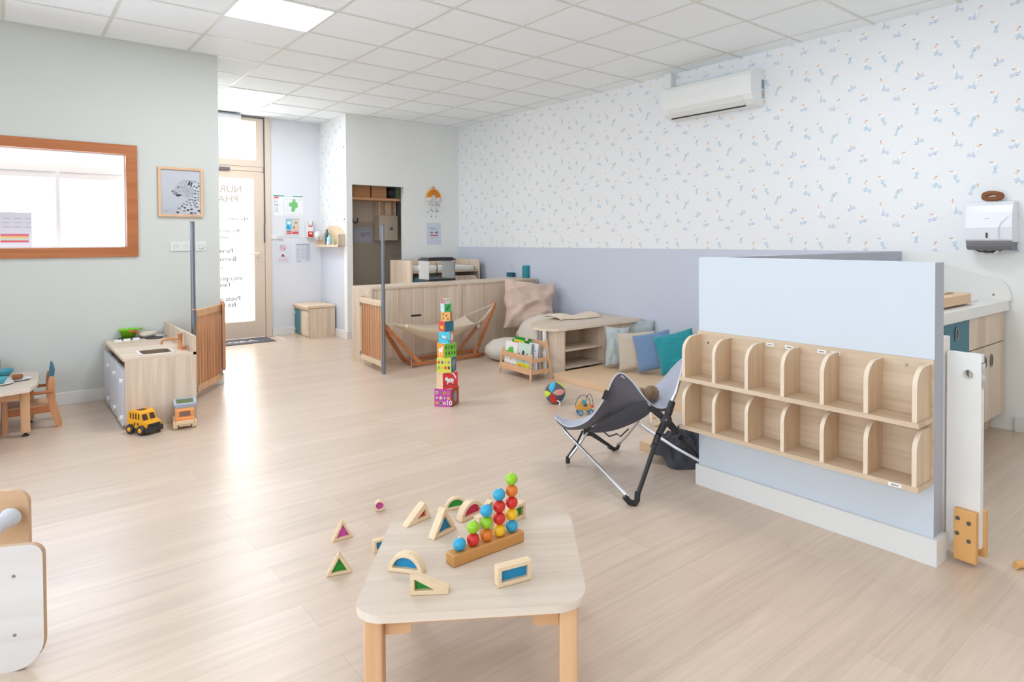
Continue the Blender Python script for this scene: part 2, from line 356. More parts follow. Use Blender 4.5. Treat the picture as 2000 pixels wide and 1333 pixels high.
# baseboards
bt, bh = .018, .1
struct(MB().bx((X0, YL-bt, 0), (XC+bt, YL, bh)).bx((XC, YL, 0), (XC+bt, YL+.13, bh)).build('baseboard_left', 'base', bevel=.003))
struct(MB().bx((XR-bt, Y0, 0), (XR, 1.3, bh)).bx((XR-bt, 2.13, 0), (XR, YS, bh)).build('baseboard_right', 'base', bevel=.003))
struct(MB().bx((XA, YS-bt, 0), (ox0, YS, bh)).bx((ox1, YS-bt, 0), (XR-bt, YS, bh)).bx((XA-bt, YS-bt, 0), (XA, YD, bh)).build('baseboard_storage', 'base', bevel=.003))
struct(MB().bx((dx1+.01, YD-bt, 0), (XA-bt, YD, bh)).build('baseboard_entrance', 'base', bevel=.003))
# partition: front arm along y, rear arm along x
PX, PY0, PY1, PH, PT = 2.725, .975, 2.122, 1.188, .09
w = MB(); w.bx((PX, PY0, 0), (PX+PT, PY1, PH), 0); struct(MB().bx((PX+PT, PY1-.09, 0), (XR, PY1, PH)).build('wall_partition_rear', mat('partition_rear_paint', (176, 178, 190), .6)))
w.bx((PX+.0001, PY0-.0008, 0), (PX+PT, PY0, PH), 1)
struct(w.build('wall_partition_front', ['part', 'part_edge']))
struct(MB().prism([(PX-bt, PY0-bt), (PX+PT+.002, PY0-bt), (PX+PT+.002, PY0-.001), (PX-.0005, PY0-.001), (PX-.0005, PY1+.01), (PX-bt, PY1+.01)], (0, 0, 0), (1, 0, 0), (0, 1, 0), (0, 0, 1), .105).build('baseboard_partition', 'base', bevel=.004))
# ceiling lights
def led(x, y, lab, s=8):
    t = thing('ceiling_light', lab, 'ceiling light', (x+.3, y+.3, CEIL), 0)
    MB().ring(rrect(.59, .59, 0, 1), rrect(.565, .565, 0, 1), (0, 0, -.0095), (1, 0, 0), (0, 1, 0), (0, 0, 1), .0095).build('frame', 'gloss', t)
    MB().bx((-.281, -.281, -.007), (.281, .281, -.002)).build('diffuser', emis('led_diffuser', (240, 247, 255), s), t); return t
led(1.2179, 4.6431, 'square LED panel glowing in the ceiling left of centre, nearest one', 30)
led(1.8179, 7.6431, 'square LED panel glowing in the ceiling before the entrance door', 27)
for x, y, e_ in ((.6179, 1.0431, 8), (3.0179, 1.6431, 16), (.6179, -1.3569, 8), (3.0179, -1.3569, 10)): led(x, y, 'square LED panel in the ceiling above the photographer', e_)['group'] = 'LED panels above the photographer'  # out of view panels, added to brighten the room
# ------------------------------------------------------------------ window in the left wall
fr = MB(); fr.ring(rrect(wx1-wx0, wz1-wz0, 0, 1, (wx0+wx1)/2, (wz0+wz1)/2), rrect(wx1-wx0-.156, wz1-wz0-.156, 0, 1, (wx0+wx1)/2, (wz0+wz1)/2), (0, YL-.02, 0), t=.15)
wf = struct(fr.build('window_1', 'frame', bevel=.003))
ix0, ix1, iz0, iz1 = wx0+.078, wx1-.078, wz0+.078, wz1-.078
MB().poly([(ix0, YL+.05, iz0), (ix1, YL+.05, iz0), (ix1, YL+.05, iz1), (ix0, YL+.05, iz1)]).build('pane', 'glass', wf)
MB().ring(rrect(ix1-ix0, iz1-iz0, 0, 1, (ix0+ix1)/2, (iz0+iz1)/2), rrect(ix1-ix0-.016, iz1-iz0-.016, 0, 1, (ix0+ix1)/2, (iz0+iz1)/2), (0, YL+.035, 0), t=.012).build('glazing_bead', 'white', wf)
Y2 = 6.82
zr1 = HY(0, 304, Y2).z; zr0 = HY(0, 330, Y2).z; xm0 = HY(108.5, 400, Y2).x; xm1 = HY(118, 400, Y2).x
g = MB(); g.bx((-1.4, Y2, zr0), (1.05, Y2+.07, zr1)); g.bx((xm0, Y2-.01, .8), (xm1, Y2+.05, zr0)); g.bx((-1.4, Y2+.01, zr0-.05), (xm0, Y2+.04, zr0)); g.bx((xm1, Y2+.01, zr0-.05), (1.05, Y2+.04, zr0))
g.bx((-1.4, Y2, .9), (1.05, Y2+.07, 1.0)); g.bx((1.0, Y2, .9), (1.05, Y2+.07, 2.4)); g.bx((-1.4, Y2, 2.35), (1.05, Y2+.07, 2.42)); g.bx((-1.4, Y2, .9), (-1.34, Y2+.07, 2.4)); g.bx((-.2, Y2, zr1), (-.16, Y2+.05, 2.35))
w2 = struct(g.build('window_2', 'white', bevel=.003))
fz = frosted('frosted_film', (238, 240, 246), .12)
MB().poly([(-1.34, Y2+.02, 1.0), (xm0, Y2+.02, 1.0), (xm0, Y2+.02, zr0-.05), (-1.34, Y2+.02, zr0-.05)]).build('pane', fz, w2)
MB().poly([(xm1, Y2+.02, 1.0), (1.0, Y2+.02, 1.0), (1.0, Y2+.02, zr0-.05), (xm1, Y2+.02, zr0-.05)]).build('pane', fz, w2)
a = HY(0, 414, Y2-.02); b = HY(63, 482, Y2-.02)
n = MB(); n.bx((a.x-.02, Y2-.004, 1.15), (b.x, Y2-.002, a.z), 0)
O = (a.x, Y2-.004, 0)
deco(n, O, (1, 0, 0), (0, 0, 1), [(rect(0, HY(0, y0, Y2).z, b.x-a.x-.02, HY(0, y1, Y2).z), k) for y0, y1, k in ((462, 457, 1), (466, 462, 2), (470, 466, 3), (474, 470, 4))]+[(rect(.01+.07*(i % 3), a.z-.05-.035*(i//3), .06+.07*(i % 3), a.z-.046-.035*(i//3)), 5) for i in range(9)])
tag(n.build('paper_notice', [C(216, 220, 232), C(214, 110, 130), C(228, 200, 120), C(190, 205, 205), C(206, 90, 100), C(170, 176, 184)]), 'paper notice with red and yellow stripes on the frosted window', 'notice')
# ------------------------------------------------------------------ entrance door
DF = mat('door_cream', (226, 208, 190), .45); door = MB()
zt = 2.2
door.bx((dx1-.075, YD-.03, 0), (dx1, YD+.06, CEIL)).bx((dx0, YD-.03, 0), (dx0+.075, YD+.06, CEIL)).bx((dx0, YD-.01, zt), (dx1-.075, YD+.06, zt+.075)).bx((dx0, YD+.0, zt-.03), (dx1-.075, YD+.05, zt+.0)).bx((dx0, YD-.01, CEIL-.012), (dx1, YD+.06, CEIL))
d1 = struct(door.build('door_1', DF, bevel=.004))
x1, x0 = dx1-.08, dx0+.08
tr = MB().ring(rrect(x1-x0, .66, 0, 1, (x0+x1)/2, zt+.06+.33), rrect(x1-x0-.19, .66-.15, 0, 1, (x0+x1)/2, zt+.07+.33), (0, YD-.02, 0), t=.06); tr.build('transom_sash', DF, d1, bevel=.004)
MB().poly([(x0+.06, YD+.01, zt+.1), (x1-.06, YD+.01, zt+.1), (x1-.06, YD+.01, CEIL-.05), (x0+.06, YD+.01, CEIL-.05)]).build('transom_pane', 'glass', d1)
lf = MB().ring(rrect(x1-x0, 2.17, 0, 1, (x0+x1)/2, 1.095), rrect(x1-x0-.26, 1.87, 0, 1, (x0+x1)/2, 1.165), (0, YD-.02, 0), t=.06); leaf = lf.build('door_leaf', DF, d1, bevel=.004)
dg = MB(); dg.poly([(x0+.12, YD+.012, .22), (x1-.12, YD+.012, .22), (x1-.12, YD+.012, 2.11), (x0+.12, YD+.012, 2.11)])
def mir(body, px, py, size, mi=1, italic=0):     # lettering on the outside face, seen from the back
    p = HY(px, py, YD+.008); dg.text(body, size, (p.x, YD+.008, p.z), (-1, 0, 0), (0, 0, 1), mi, bold=size*.028)
mir('NUR', 473, 377, .128); mir('PHA', 466, 396, .128)
for b_, px_, py_ in (('Horaires', 484, 431), ('Accueil d', 469, 454), ('jour', 446, 466)): mir(b_, px_, py_, .066, 2)
for b_, px_, py_ in (('Paren', 456, 494), ('Bienve', 462, 510), ('inscription', 474, 547), ("l'ann", 450, 560), ('Petits pla', 470, 587), ('fait ma', 461, 599)): mir(b_, px_, py_, .080, 2)
for py_ in (524, 616): p = HY(433, py_, YD); deco(dg, (p.x, YD+.009, p.z), (1, 0, 0), (0, 0, 1), [(ell(0, 0, .012, .012, 10), 3)])
dg.build('door_glass', [frosted('door_film', (252, 249, 243), .08), frosted('letter_pale', (104, 99, 92), 0), frosted('letter_grey', (58, 55, 55), 0), frosted('letter_orange', (110, 80, 50), 0)], leaf)
hp = HY(504, 496, YD-.02)
h = MB(); h.box((hp.x, YD-.026, hp.z), (.03, .01, .06)); h.tube([(hp.x, YD-.03, hp.z), (hp.x, YD-.065, hp.z), (hp.x-.02, YD-.07, hp.z), (hp.x-.12, YD-.07, hp.z)], .009)
h.box((hp.x, YD-.026, hp.z-.11), (.03, .01, .05)); h.box((hp.x, YD-.032, hp.z-.11), (.006, .004, .02), 1); h.build('door_handle', [mat('handle_cream', (236, 224, 208), .35), 'dark'], leaf)
s = MB(); s.bx((dx1-.085, YD-.032, HY(516, 440, YD).z-.0), (dx1-.07, YD-.012, CEIL-.02)); s.bx((dx1-.09, YD-.035, HY(516, 474, YD).z), (dx1-.075, YD-.01, HY(516, 440, YD).z)); s.bx((x0, YD-.032, CEIL-.03), (dx1-.07, YD-.012, CEIL-.014)); s.build('dark_seal', mat('door_seal', (96, 100, 112), .5), d1)
s = MB(); s.bx((x0, YD-.06, zt-.0), (HY(447, 334, YD).x, YD-.03, zt+.03)); s.build('closer_arm', mat('closer_grey', (110, 110, 115), .4), d1)
a = HY(470, 218, YD-.12)
o = MB(); o.bx((XC+.02, YD-.14, CEIL-.085), (a.x, YD-.03, CEIL-.02), 0).bx((XC+.02, YD-.145, CEIL-.035), (a.x-.01, YD-.138, CEIL-.015), 1)
tag(o.build('door_operator_housing', ['gloss', C(170, 178, 186)], bevel=.012), 'white rounded housing mounted above the entrance door transom', 'door closer')
# floor strip and doormat
p0, p1 = HZ(526, 652), HZ(546, 665)
q = MB().box((2.72, 8.98, .003), (.02, .42, .006)); q.build('trim_1', 'white')['kind'] = 'structure'
m_ = MB(); m_.bx((1.60, 8.74, 0), (2.60, 9.19, .008), 0)
m_.text('URGEA', .165, (1.83, 8.885, .0086), (1.12, 0, 0), (0, 1, 0), 1, bold=.003); m_.bx((1.9, 8.82, .008), (2.4, 8.824, .0085), 2); m_.bx((2.0, 8.85, .008), (2.3, 8.853, .0085), 2)
tag(m_.build('doormat', [mat('mat_fibre', (92, 90, 98), .95, bump=.5, bscale=400), C(226, 214, 204), C(150, 140, 138)]), 'dark grey doormat with pale lettering before the entrance door', 'doormat')
# ------------------------------------------------------------------ papers on the entrance wall
def paper(name, lab, x0, x1, z0, z1, mats, shapes, Y=YD, cat='poster', t=.003, grp=None):
    m = MB(); m.bx((x0, Y-t, z0), (x1, Y, z1), 0); deco(m, (x0, Y-t, z0), (1, 0, 0), (0, 0, 1), shapes)
    return tag(m.build(name, mats), lab, cat, grp)
W, H_ = .388, .285
sh = [(rect(0, H_-.022, .14, H_-.008), 1), (rect(.25, H_-.022, W-.004, H_-.008), 1), (rect(.15, H_-.02, .24, H_-.012), 2), (rect(.005, H_-.05, .065, H_-.028), 3), (rect(.005, H_-.14, .065, H_-.133), 4), (rect(.005, .05, .065, .056), 5)]
sh += [(ell(.014, H_-.07-.02*i, .006, .006, 8), 3) for i in range(3)]+[(rect(.025, H_-.072-.02*i, .06, H_-.068-.02*i), 2) for i in range(3)]
sh += [(rect(.01, H_-.155-.016*i, .06, H_-.15-.016*i), 2) for i in range(5)]
sh += [([(.2, .18), (.24, .185), (.25, .23), (.28, .235), (.285, .19), (.31, .185), (.315, .12), (.285, .11), (.27, .06), (.225, .06), (.235, .13), (.2, .13)], 6)]
sh += [(rect(.13, .02, .132, .23), 2), (rect(.13, .02, .29, .022), 2), (rect(.13, .228, .25, .23), 2), (rect(.13, .14, .2, .141), 2), (rect(.18, .06, .181, .23), 2), (rect(.13, .06, .22, .061), 2), (rect(.32, .235, .38, .238), 2), (rect(.32, .22, .37, .223), 2), (ell(.34, .02, .008, .006, 8), 5)]
paper('evacuation_plan', 'evacuation plan poster with a green floor plan, topmost on entrance wall', 2.732, 3.12, 1.622, 1.907, [C(240, 242, 246), C(40, 150, 140), C(178, 184, 196), C(232, 96, 106), C(88, 110, 140), C(224, 160, 110), C(120, 196, 120)], sh)
sh = [(rect(.01, .105, .085, .24), 1), (ell(.05, .2, .03, .02, 12), 2), (ell(.045, .14, .032, .03, 12), 3), (ell(.065, .16, .015, .03, 10), 1)]+[(rect(.1, .11, .175, .16), 4), (rect(.1, .17, .175, .235), 4), (ell(.14, .2, .02, .012, 10), 3), (rect(.105, .12, .12, .155), 5), (rect(.01, .04, .175, .1), 6), (rect(.02, .075, .07, .09), 5), (rect(.09, .05, .17, .075), 7), (rect(.02, .05, .08, .065), 7), (rect(.01, .245, .175, .25), 5)]
paper('hygiene_poster', 'small blue and orange illustrated poster beside red alarm box', 2.88, 3.066, 1.33, 1.594, [C(214, 222, 234), C(120, 200, 226), C(236, 242, 246), C(30, 160, 200), C(240, 204, 160), C(110, 110, 120), C(232, 178, 178), C(214, 80, 90)], sh)
rg = [(ell(.1, .205, .04, .04, 20), 1), (ell(.1, .205, .033, .033, 20), 0), (rect(.075, .199, .125, .202), 2), (rect(.085, .208, .12, .211), 2), ([(.072, .228), (.077, .233), (.128, .182), (.123, .177)], 1), ([(.1, .13), (.072, .088), (.128, .088)], 2), ([(.1, .12), (.08, .092), (.12, .092)], 3), (rect(.025, .145, .07, .149), 4)]
rg += [(rect(.04, .02+.012*i, .17-.01*(i % 2), .024+.012*i), 5) for i in range(5)]
paper('no_smoking_notice', 'no smoking notice with red circle and warning triangle', 2.744, 2.947, .98, 1.26, [C(222, 226, 238), C(206, 60, 96), C(70, 66, 70), C(206, 70, 60), C(170, 174, 184), C(224, 176, 176)], rg)
sh = [(rect(.01, .25, .19, .256), 1)]+[(rect(.01+.065*(i % 3), .235-.018*(i//3), .06+.065*(i % 3), .238-.018*(i//3)), 1 if i % 4 == 1 else 2) for i in range(33)]+[(rect(.135, .03, .19, .245), 3), (ell(.03, .02, .01, .008, 10), 2), (ell(.055, .02, .01, .008, 10), 2)]
paper('text_notice', 'printed notice in three text columns right of the no smoking notice', 3.011, 3.208, .98, 1.259, [C(220, 224, 236), C(110, 110, 122), C(164, 170, 184), C(196, 202, 216)], sh)
t = thing('alarm_box', 'white wall box with red fire alarm call point', 'alarm', (3.19, YD, 1.45))
MB().box((0, -.03, 0), (.085, .06, .24)).build('housing', 'gloss', t, bevel=.01)
b = MB(); b.box((.005, -.0625, -.075), (.07, .01, .075)); deco(b, (-.03, -.0676, -.11), (1, 0, 0), (0, 0, 1), [(rect(.015, .035, .055, .055), 1)]); b.build('call_point', [C(206, 38, 36, .35), C(240, 236, 232)], t, bevel=.003)
b = MB(); deco(b, (-.03, -.0605, .02), (1, 0, 0), (0, 0, 1), [([(.01, 0), (.02, .05), (.03, .0)], 0), ([(.035, 0), (.045, .05), (.055, 0)], 0), (rect(0, .02, .006, .085), 1), (rect(.06, .02, .066, .085), 1), (rect(0, .014, .066, .02), 1)]); b.build('pictogram', [C(214, 60, 54), C(150, 110, 90)], t)
t = thing('thermostat', 'white wall thermostat with round dial beside the entrance door', 'thermostat', (2.76, YD, 1.345))
MB().box((-.04, -.008, 0), (.08, .016, .075)).box((.04, -.01, 0), (.08, .02, .08)).build('cover', 'gloss', t, bevel=.004)
MB().lathe([(.028, 0), (.028, .008), (.024, .012)], (.04, -.02, 0), 20, T=Matrix.Rotation(PI/2, 4, 'X')).build('dial', C(226, 226, 228), t)
# ------------------------------------------------------------------ air conditioner and its duct
az0, az1, ay0, ay1 = 2.45, 2.755, 3.20, 4.20
t = thing('air_conditioner', 'white split air conditioner high on the bird wallpaper', 'air conditioner', (XR, (ay0+ay1)/2, az0)); L2 = (ay1-ay0)/2; hh = az1-az0
prof = [(0, 0), (-.07, -.004), (-.13, .01), (-.175, .045), (-.2, .09), (-.21, .15), (-.205, hh-.05), (-.19, hh-.015), (-.16, hh), (0, hh)]
b = MB(); b.prism(prof, (0, -L2, 0), (1, 0, 0), (0, 0, 1), (0, 1, 0), 2*L2); b.build('body', mat('ac_white', (240, 241, 238), .35), t, bevel=.006)
b = MB(); b.prism([(-.137, .012), (-.178, .046), (-.198, .082), (-.202, .082), (-.182, .044), (-.14, .008)], (0, -L2+.1, 0), (1, 0, 0), (0, 0, 1), (0, 1, 0), 2*L2-.16); b.build('air_flap', mat('ac_flap', (233, 235, 230), .35), t)
b = MB(); b.prism([(-.127, .001), (-.14, .008), (-.143, .004), (-.13, -.003)], (0, -L2+.1, 0), (1, 0, 0), (0, 0, 1), (0, 1, 0), 2*L2-.16); b.build('outlet_slot', 'black', t)
b = MB(); b.bx((-.001, -L2-.001, .07), (-.05, -L2, .23), 0); deco(b, (-.055, -L2-.0005, .0), (1, 0, 0), (0, 0, 1), [(rect(.01, .15, .05, .225), 1), (rect(.012, .12, .05, .13), 1), ([(.015, .09), (.035, .12), (.05, .09)], 2), (rect(.015, .07, .05, .08), 1)]); b.build('rating_sticker', [C(214, 216, 222), C(150, 154, 168), C(206, 120, 60)], t)
b = MB(); deco(b, (-.2085, .0, hh*.5), (0, -1, 0), (0, 0, 1), [(rect(-.02, .0, -.012, .007), 0), (rect(-.008, .0, .03, .005), 0)]); b.build('badge', C(196, 196, 192), t)
b = MB().bx((XR-.075, 4.2, az1-.06), (XR, 4.29, CEIL)); b.bx((XR-.065, 4.2, 2.46), (XR-.01, 4.225, 2.7)); tag(b.build('pipe_duct', mat('duct_white', (236, 238, 235), .4), bevel=.004), 'white vertical pipe duct from ceiling to the air conditioner', 'duct')
# ------------------------------------------------------------------ towel dispenser and woven ring
c0 = HX(1887, 395, XR-.12); c1 = HX(1977, 493, XR-.12); dw = (c0.y-c1.y); dm = (c0.y+c1.y)/2; dzt, dzb = 1.53, 1.205
t = thing('paper_towel_dispenser', 'white plastic paper towel dispenser with grey base on the wall', 'towel dispenser', (XR, dm, dzb)); dh = dzt-dzb
prof = [(0, .05), (-.125, .055), (-.135, .15), (-.13, dh-.08), (-.115, dh-.03), (-.08, dh-.004), (-.05, dh), (0, dh)]
b = MB(); b.prism(prof, (0, -dw/2, 0), (1, 0, 0), (0, 0, 1), (0, 1, 0), dw); b.build('shell', mat('dispenser_white', (236, 237, 242), .2, coat=.5), t, bevel=.022, seg=4)
b = MB(); b.prism([(0, 0), (-.10, 0), (-.125, .02), (-.13, .06), (0, .06)], (0, -dw/2+.004, 0), (1, 0, 0), (0, 0, 1), (0, 1, 0), dw-.008); b.build('base', mat('dispenser_grey', (120, 118, 122), .4), t, bevel=.01, seg=3)
b = MB(); b.bx((-.137, .004, .08), (-.13, .012, .115)); b.build('level_window', 'black', t)
b = MB(); b.lathe([(.024, 0), (.024, .004)], (-.128, .008, .2), 20, T=Matrix.Rotation(-PI/2, 4, 'Y') @ Matrix.Diagonal(Vector((.45, 1, 1))).to_4x4()); b.build('oval_badge', mat('badge_grey', (140, 146, 160), .3), t)
b = MB(); b.tube([(-.136, -.06, .065), (-.139, -.06, .14), (-.137, -.075, .18), (-.13, -.115, .22)], .004, 8); b.build('relief_line', mat('dispenser_relief', (226, 227, 232), .2), t)
b = MB(); b.grid([[(-.12+.02*i, -.09+.022*j, -.002-.02*(i < 4)*math.sin(PI*j/8)*(1 if j > 2 else .4)-.006*(j % 2)) for j in range(9)] for i in range(5)]); b.build('towel_sheet', C(238, 234, 228), t, solid=.001)
t2 = MB(); pts = [(XR-.05+.006*math.cos(2*a), dm+.0+.052*math.cos(a), dzt+.036+.02*math.sin(a)) for a in [2*PI*i/20 for i in range(20)]]
t2.tube(pts, [.0165+.0025*math.sin(7*i) for i in range(20)], 9, closed=True); o = t2.build('woven_ring', mat('wicker_brown', (140, 90, 56), .9, bump=1, bscale=160)); tag(o, 'brown woven ring lying on top of the towel dispenser', 'ornament')
# ------------------------------------------------------------------ changing counter behind the partition
KY, KT = 1.36, .872
t = thing('changing_cabinet', 'wood cabinet with teal drawer below white changing counter', 'cabinet', (3.4, KY, 0)); kx = XR-.01-3.4
b = MB(); b.bx((0, .02, .11), (kx, .65, .80)); b.bx((0, .08, 0), (kx, .65, .11)); b.build('carcass', 'lam', t)
def knob(par, x, z, y=-.003, s=1.0):
    k = MB(); k.ring([(p[0]*.026*s, p[1]*.042*s) for p in ell(0, 0, 1, 1, 16)], [(p[0]*.018*s, p[1]*.032*s) for p in ell(0, 0, 1, 1, 16)], (x, y-.003, z), t=.005); k.prism([(p[0]*.018*s, p[1]*.032*s) for p in ell(0, 0, 1, 1, 16)], (x, y-.0005, z), t=.002, m=1); k.build('handle', ['steel', C(110, 90, 72)], par)
xs = .94     # boundary between teal and wood fronts
for nm, a, c, z0, z1, mt in (('drawer', .50, xs, .605, .795, 'teal'), ('drawer', .06, .497, .605, .795, 'teal'), ('door', .50, xs, .12, .598, 'teal'), ('door', .06, .497, .12, .598, 'teal'), ('drawer', xs+.003, kx-.004, .605, .795, 'lam'), ('door', xs+.003, (xs+kx)/2-.002, .12, .598, 'lam'), ('door', (xs+kx)/2+.001, kx-.004, .12, .598, 'lam')):
    d = MB().bx((a, 0, z0), (c, .018, z1)).build(nm, mt, t, bevel=.002)
    if mt == 'teal' and nm == 'drawer': knob(d, (a+c)/2, (z0+z1)/2+.03)
    elif nm == 'door': knob(d, c-.06 if a < 1.2 else a+.06, .5)
b = MB(); b.bx((0, -.025, .802), (kx-.0, .655, KT)); b.bx((.35, .09, KT), (kx-.22, .58, KT+.012)); o = b.build('worktop', mat('solid_white', (240, 238, 234), .35), bevel=.012, seg=3, loc=(3.4, KY, 0)); tag(o, 'white moulded changing worktop on the wood and teal cabinet', 'worktop')
pr = [HX(x, y, XR-.02) for x, y in ((1975, 585), (1973, 570), (1966, 556), (1955, 547), (1942, 543), (1920, 540), (1895, 533), (1875, 526), (1855, 519), (1835, 514))]
k0 = KT-.005; pts = [(-pr[0].y, k0)]+[(-p.y, p.z) for p in pr]+[(-2.02, pr[-1].z+.01), (-2.02, k0)]
b = MB(); b.prism(pts, (XR-.02, 0, 0), (0, 1*-1, 0), (0, 0, 1), (1, 0, 0), .018); tag(b.build('splash_panel', mat('splash_white', (234, 233, 228), .4)), 'white wavy edged side panel against the wall above changing worktop', 'panel')
q = HX(1940, 576, XR-.022); b = MB().lathe([(.008, 0), (.006, .003)], (XR-.02, q.y, q.z), 12, T=Matrix.Rotation(-PI/2, 4, 'Y')); tag(b.build('screw_cap', C(150, 128, 110)), 'small brown screw cap on the white wavy splash panel', 'screw')
b = MB(); mw = HZ(1893, 598, .9); mx_ = HY(1897, 603, KY+.06).x; cc = (mx_-.43, KY+.245); b.prism(rrect(.86, .42, .1, 6), (cc[0], cc[1], KT+.013), (1, 0, 0), (0, 1, 0), (0, 0, 1), .055)
o = b.build('changing_mat', mat('mat_beige', (226, 190, 152), .5), bevel=.02, seg=3); tag(o, 'beige padded changing mat lying on the white worktop', 'changing mat')
b = MB(); b.grid([[(mx_-.62+.07*i, KY+.12+.05*j, KT+.071+.008*abs(math.sin(i*1.3+j))) for j in range(6)] for i in range(8)]); tag(b.build('folded_towel', cloth('towel_grey', (206, 194, 182)), solid=.006), 'grey folded towel on the beige changing mat', 'towel')
b = MB(); b.lathe([(.022, 0), (.024, .02), (.024, .12), (.01, .14), (.01, .16), (.014, .16), (.014, .175)], (3.97, 1.9, KT+.012), 16); tag(b.build('lotion_bottle', C(226, 230, 234)), 'white lotion bottle on the worktop behind the changing mat', 'bottle')
# ------------------------------------------------------------------ white half gate behind the partition end
gz = .83
b = MB(); b.bx((PX+.06, PY0+.09-.0, .06), (PX+.185, PY0+.13, gz+.055)); 
a0 = HZ(1850, 686, gz); a1 = HZ(1917, 694, gz); print('gate board', a0, a1)
o = MB().bx((PX+PT+.003, PY0+.002, 0), (PX+PT+.082, PY0+.04, .885)).build('gate_post', mat('post_white', (236, 228, 222), .45), bevel=.003); tag(o, 'white board fixed upright to the end of the partition', 'post')
ga = math.atan2(a1.y-a0.y, a1.x-a0.x); gl = .155
t = thing('half_gate', 'open white half gate board with round hole beside partition', 'gate', (a0.x, a0.y, 0), ga)
L = (a1-a0).length
b = MB(); hole = ell(L*.63, gz-.083, .019, .019, 24); outer = []
for i in range(24):     # square boundary points matching the hole points
    a = 2*PI*i/24; c, s_ = math.cos(a), math.sin(a); k = 1/max(abs(c), abs(s_)); outer.append((L*.63+.05*c*k, gz-.083+.05*s_*k))
b.ring(outer, hole, (0, 0, 0), t=.03); cx, cz = L*.63, gz-.083
for x0_, z0_, x1_, z1_ in ((0, .07, L, cz-.05), (0, cz+.05, L, gz), (0, cz-.05, cx-.05, cz+.05), (cx+.05, cz-.05, L, cz+.05)): b.bx((x0_, 0, z0_), (x1_, .03, z1_))
b.build('board', mat('gate_white', (238, 237, 233), .4), t)
b = MB(); b.ring(ell(cx, cz, .025, .025, 24), ell(cx, cz, .019, .019, 24), (0, -.004, 0), t=.005); b.build('hole_rim', 'gloss', t)
b = MB(); b.bx((L-.085, -.03, .015), (L-.005, 0, .215)); b.bx((L-.055, .03, .03), (L+.01, .055, .215)); fb = b.build('foot_block', mat('orange_wood', (226, 170, 104), .5, bump=.1), t, bevel=.003)
b = MB()
for x_, z_ in ((-.07, .18), (-.03, .17), (-.072, .12), (-.03, .10)): b.lathe([(.008, 0), (.008, .003)], (L+x_, -.033, z_), 12, T=Matrix.Rotation(-PI/2, 4, 'X'))
b.build('bolt', C(90, 84, 80), fb)
# ------------------------------------------------------------------ compartment rack on the partition
t = thing('compartment_rack', 'light wood two tier rack of arched compartments on the partition', 'rack', (PX, PY0, .32)); RL = PY1-PY0; dd = .135
b = MB(); b.bx((-.012, 0, .0), (0, RL, .487)); b.build('back_panel', 'lamy', t)
for z in (.0, .245): MB().bx((-dd-.018, -.0, z), (-.012, RL+.006, z+.02)).build('shelf', 'lamy', t, bevel=.001)
b = wood('rack_upright', (226, 200, 170), (204, 174, 140), 2)
arch = [(0, 0), (-dd, 0), (-dd, .13)]+[(-dd+.085-.085*math.cos(a), .13+.075*math.sin(a)) for a in [PI/2*i/8 for i in range(1, 9)]]+[(-.03, .205), (0, .205)]
for z in (.02, .265):
    for k in range(7):
        y = .008+(RL-.034)*k/6
        MB().prism(arch, (-.0125, y, z), (1, 0, 0), (0, 0, 1), (0, 1, 0), .018, 0, 1).build('divider', [b, 'edge'], t)
for y, z in ((.1, .455), (RL-.07, .43), (.09, .225), (RL-.07, .225)): MB().lathe([(.006, 0), (.005, .003)], (-.012, y, z), 10, T=Matrix.Rotation(-PI/2, 4, 'Y')).build('screw', 'steel', t)
b = MB()
for y, z in ((.72, .463), (.62, .463), (.46, .463), (.395, .463)): b.bx((-.0135, y-.02, z-.008), (-.012, y+.02, z+.008), 0); b.bx((-.0138, y-.012, z-.002), (-.0135, y+.012, z+.002), 1)
b.bx((-dd-.0195, .06, .003), (-dd-.018, .11, .017), 0); b.bx((-dd-.0198, .07, .008), (-dd-.0195, .1, .012), 1); b.build('name_stickers', [C(244, 242, 240), C(120, 120, 124)], t)
# ------------------------------------------------------------------ play mats
def slab(name, pts, z0, z1, m, bev=.008): b = MB(); b.prism([(p[0], p[1]) for p in pts], (0, 0, z0), (1, 0, 0), (0, 1, 0), (0, 0, 1), z1-z0); return b.build(name, m, bevel=bev, seg=3)
MAT = mat('mat_vinyl', (226, 192, 156), .5)
tag(slab('play_mat', [(3.775, 2.60), (4.98, 2.60), (4.98, 4.60), (3.775, 4.60)], .001, .058, MAT), 'long beige floor mat along the blue wall under cushions', 'mat')
q0 = HZ(1248, 878); q1 = HZ(1300, 892)
tag(slab('folded_mat', [(2.93, 2.95), (q0.x, q0.y), (3.22, 3.22), (3.62, 3.0), (3.45, 2.5), (3.0, 2.5)], .001, .045, MAT) if False else slab('folded_mat', [(q0.x, q0.y), (q0.x+.03, q0.y-.50), (q0.x+.52, q0.y-.47), (q0.x+.49, q0.y+.03)], .001, .05, MAT), 'small beige floor mat beside the dark garment', 'mat')
